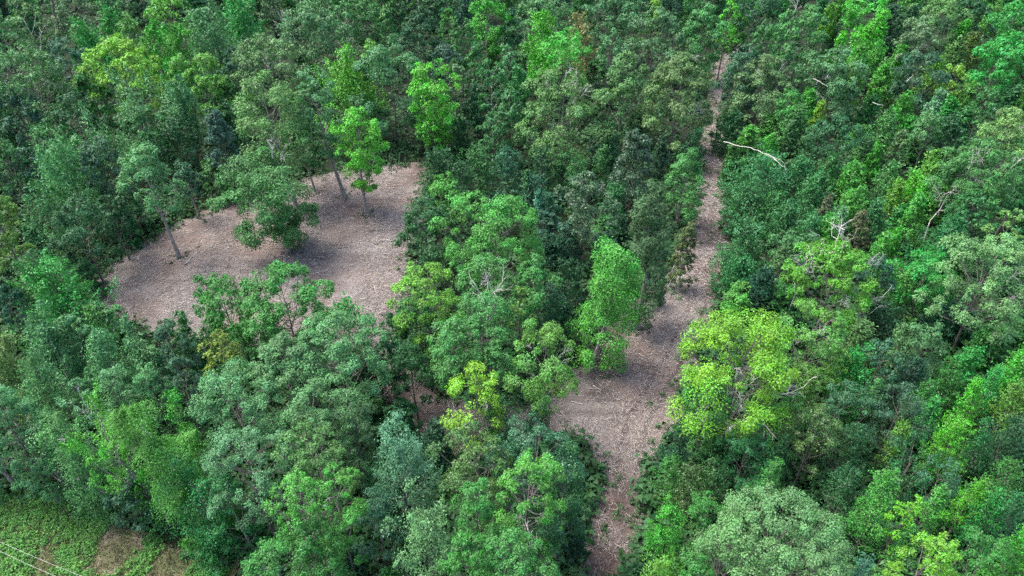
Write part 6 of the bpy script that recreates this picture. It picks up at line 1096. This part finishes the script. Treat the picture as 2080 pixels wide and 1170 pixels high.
SNAGS = [
('dead_tree',-41.75,133.52,12,4,'bare grey dead tree with splayed branches near the top edge','dead tree'),
('dead_tree',-40.6,134.59,11,3,'second bare grey dead tree, right beside the splayed one','dead tree'),
('dead_tree',51.69,75.36,8.5,4,'small white dead tree above the wide pale sage oak','dead tree'),
('dead_tree',58.48,79.59,8.5,4,'bleached forked snag before the spreading sage oak at the right edge','dead tree'),
('dead_tree',-2.17,51.26,13,5,'grey dead snag in the middle of the wood behind the rounded sage crown','dead tree'),
('dead_tree',29.65,60.06,10,4,'small bare twiggy snag left of the white-branched fresh green tree','dead tree')]
for i, (name, x, y, H, n, lab, cat) in enumerate(SNAGS):
    root = tag(empty(name, (x, y, 0)), lab, cat)
    W = Wood(); rng = np.random.default_rng(300 + i)
    W.tube([(rng.normal() * .1 * k, rng.normal() * .1 * k, H * k / 5) for k in range(6)], np.linspace(.1, .03, 6), 6)
    link('trunk', W.mesh('trunk', DEADWOOD), root)
    for k in range(n):
        o = link('bare_limb', DEAD[(i + k) % len(DEAD)], root, (0, 0, H * (.55 + .4 * k / n)))
        o.rotation_euler = (rng.uniform(.3, .9), 0, k * 2.4); s = H * rng.uniform(.14, .24); o.scale = (s, s, s)

# ------------------------------------------------------------------ power lines
for k, (a, b, lab) in enumerate([((-34.08, 26.27, 12.9), (-15.96, 19.85, 12.9), 'upper of two thin grey power lines crossing the grassy corner'), ((-33.04, 25.61, 12.4), (-20.51, 21.06, 12.4), 'lower of two thin grey power lines crossing the grassy corner')]):
    W = Wood(); a = np.array(a); b = np.array(b); u = np.linspace(0, 1, 41)[:, None]
    pts = a + (b - a) * u; pts[:, 2] -= 4 * .9 * (u * (1 - u))[:, 0]
    W.tube(pts, np.full(41, .006), 6)
    tag(link('power_line', W.mesh('power_line', CABLE)), lab, 'power line', 'power lines over the grassy corner')

# ------------------------------------------------------------------ uncountable ground cover
rng = np.random.default_rng(11)
def patch(x, y, s, seed):
    """smooth value noise in 0..1"""
    r = np.random.default_rng(seed); v = np.zeros(len(x))
    for k in range(5):
        a = r.uniform(0, 6.28); f = s * r.uniform(.6, 1.7)
        v += np.sin((x * math.cos(a) + y * math.sin(a)) * f + r.uniform(0, 6.28)) 
    return .5 + v / 7
# split wood left by the clearing work
bb = np.array(CLEAR); n = 620000
x = rng.uniform(bb[:, 0].min(), bb[:, 0].max(), n); y = rng.uniform(bb[:, 1].min(), min(bb[:, 1].max(), 150), n)
dens = np.clip(patch(x, y, .4, 1) * 1.2 + patch(x, y, 1.1, 2) * .6 - .4, .15, 1)
dist = np.hypot(x, y)
k = in_poly(x, y, CLEAR) & (rng.random(n) < dens * np.clip(105 / dist, .35, 1) ** 1.2)
x, y = x[k], y[k]; n = len(x)
az = patch(x, y, .25, 6) * 5 + rng.normal(size=n) * 1.0
L = np.clip(rng.lognormal(-1.0, .42, n), .15, 1.05); r = L * .007 + .0105
d = np.stack([np.cos(az), np.sin(az), rng.normal(size=n) * .18], -1); s = np.stack([-np.sin(az), np.cos(az), np.zeros(n)], -1)
c = np.stack([x, y, .02 + np.abs(d[:, 2]) * L * .5 + rng.random(n) * .05], -1)
up = np.array([0, 0, 1.])
ends = []
for e in (-.5, .5):
    q = c + d * (L * e)[:, None]
    for (u_, v_) in ((-1, -.5), (1, -.5), (0, 1)): ends.append(q + s * (u_ * r)[:, None] + up * (v_ * r)[:, None])
V = np.stack(ends, 1).reshape(-1, 3)
o6 = np.arange(n)[:, None] * 6
F = np.concatenate([o6 + np.array([1, 2, 5, 4]), o6 + np.array([2, 0, 3, 5])])
tn = rng.random((n, 3)) ** 1.3
tag(link('wood_litter', build('wood_litter', V, F, 4, CHIP, np.repeat(tn, 6, 0))), kind='stuff')

def cover(name, x, y, hgt, rad, per, ls, color, seed, yel=0.):
    rng = np.random.default_rng(seed); n = len(x)
    d = nrm(rng.normal(size=(n, per, 3)) + np.array([0, 0, .6])); d[..., 2] = np.abs(d[..., 2])
    pos = np.stack([x, y, np.zeros(n)], -1)[:, None] + d * np.stack([rad, rad, hgt], -1)[:, None] * rng.uniform(.4, 1.05, (n, per, 1))
    nn = nrm(d + np.array([0, 0, .7]) + rng.normal(size=d.shape) * .5)
    tint = np.stack([rng.random((n, per)), np.repeat(rng.random((n, 1)), per, 1), np.repeat(rng.random((n, 1)) ** 3, per, 1)], -1).reshape(-1, 3)
    S = ls * rng.uniform(.6, 1.4, n * per)
    o = link(name, leaves_mesh(name, pos.reshape(-1, 3), nn.reshape(-1, 3), S, tint, rng, WEED, False, .75)); o.color = color + (yel,)
    return tag(o, kind='stuff')
# undergrowth under the trees
n = 17000
yy = 22 + 190 * rng.random(n) ** 1.5; xx = rng.uniform(-1, 1, n) * (22 + yy * .85)
k = ~in_poly(xx, yy, CLEAR) & ~in_poly(xx, yy, FIELDP); xx, yy = xx[k], yy[k]
cover('undergrowth', xx, yy, rng.uniform(.5, 2.8, len(xx)), rng.uniform(.8, 1.9, len(xx)), 22, .5, (.026, .085, .026), 21)
# leafy rim along the cleared ground
rim = np.array(ragged(CLEAR, .4, .75, 9) + ragged(CLEAR, .7, 1.3, 10)); k = (rng.random(len(rim)) < .75) & (rim[:, 1] < 170); rim = rim[k]
cover('rim_plants', rim[:, 0], rim[:, 1], rng.uniform(.15, .9, len(rim)), rng.uniform(.25, .8, len(rim)), 30, .18, (.04, .1, .032), 22)
# tufts left round the lone trunks
q = np.random.default_rng(31); c = np.repeat(np.array([(-19.53, 83.18), (-29.34, 84.61), (-23.35, 87.69), (-40.86, 72.68), (-27.59, 73.76), (-27.77, 89.08), (13.25, 59.05), (18.17, 66.64)]), 16, 0) + q.normal(size=(16 * len([(-19.53, 83.18), (-29.34, 84.61), (-23.35, 87.69), (-40.86, 72.68), (-27.59, 73.76), (-27.77, 89.08), (13.25, 59.05), (18.17, 66.64)]), 2)) * .9
cover('trunk_tufts', c[:, 0], c[:, 1], q.uniform(.1, .45, len(c)), q.uniform(.15, .4, len(c)), 16, .14, (.03, .06, .025), 32)
# weeds and grass of the open corner
bb = np.array(FIELDP); n = 8000
x = rng.uniform(bb[:, 0].min(), bb[:, 0].max(), n); y = rng.uniform(bb[:, 1].min(), bb[:, 1].max(), n)
bare = np.clip((x + 37) / 9, 0, 1)          # browner towards the trees
k = in_poly(x, y, FIELDP) & (patch(x, y, .8, 4) + rng.random(n) * .25 > .36 + .42 * bare)
x, y = x[k], y[k]
cover('weeds', x, y, rng.uniform(.15, .6, len(x)), rng.uniform(.18, .5, len(x)), 26, .13, (.06, .19, .04), 23, .2)
n = 16000
x = rng.uniform(bb[:, 0].min(), bb[:, 0].max(), n); y = rng.uniform(bb[:, 1].min(), bb[:, 1].max(), n)
k = in_poly(x, y, FIELDP); x, y = x[k], y[k]; n = len(x)
P = np.repeat(np.stack([x, y, np.full(n, .1)], -1), 4, 0) + rng.normal(size=(n * 4, 3)) * np.array([.12, .12, .04])
nn = nrm(rng.normal(size=P.shape) * np.array([1, 1, .6]) + np.array([0, 0, .5]))
tn = np.repeat(rng.random((n, 3)), 4, 0); tn[:, 2] **= 1
o = link('dry_grass', leaves_mesh('dry_grass', P, nn, rng.uniform(.12, .32, len(P)), tn, rng, WEED, False, .2)); o.color = (.125, .118, .075, .1); tag(o, kind='stuff')
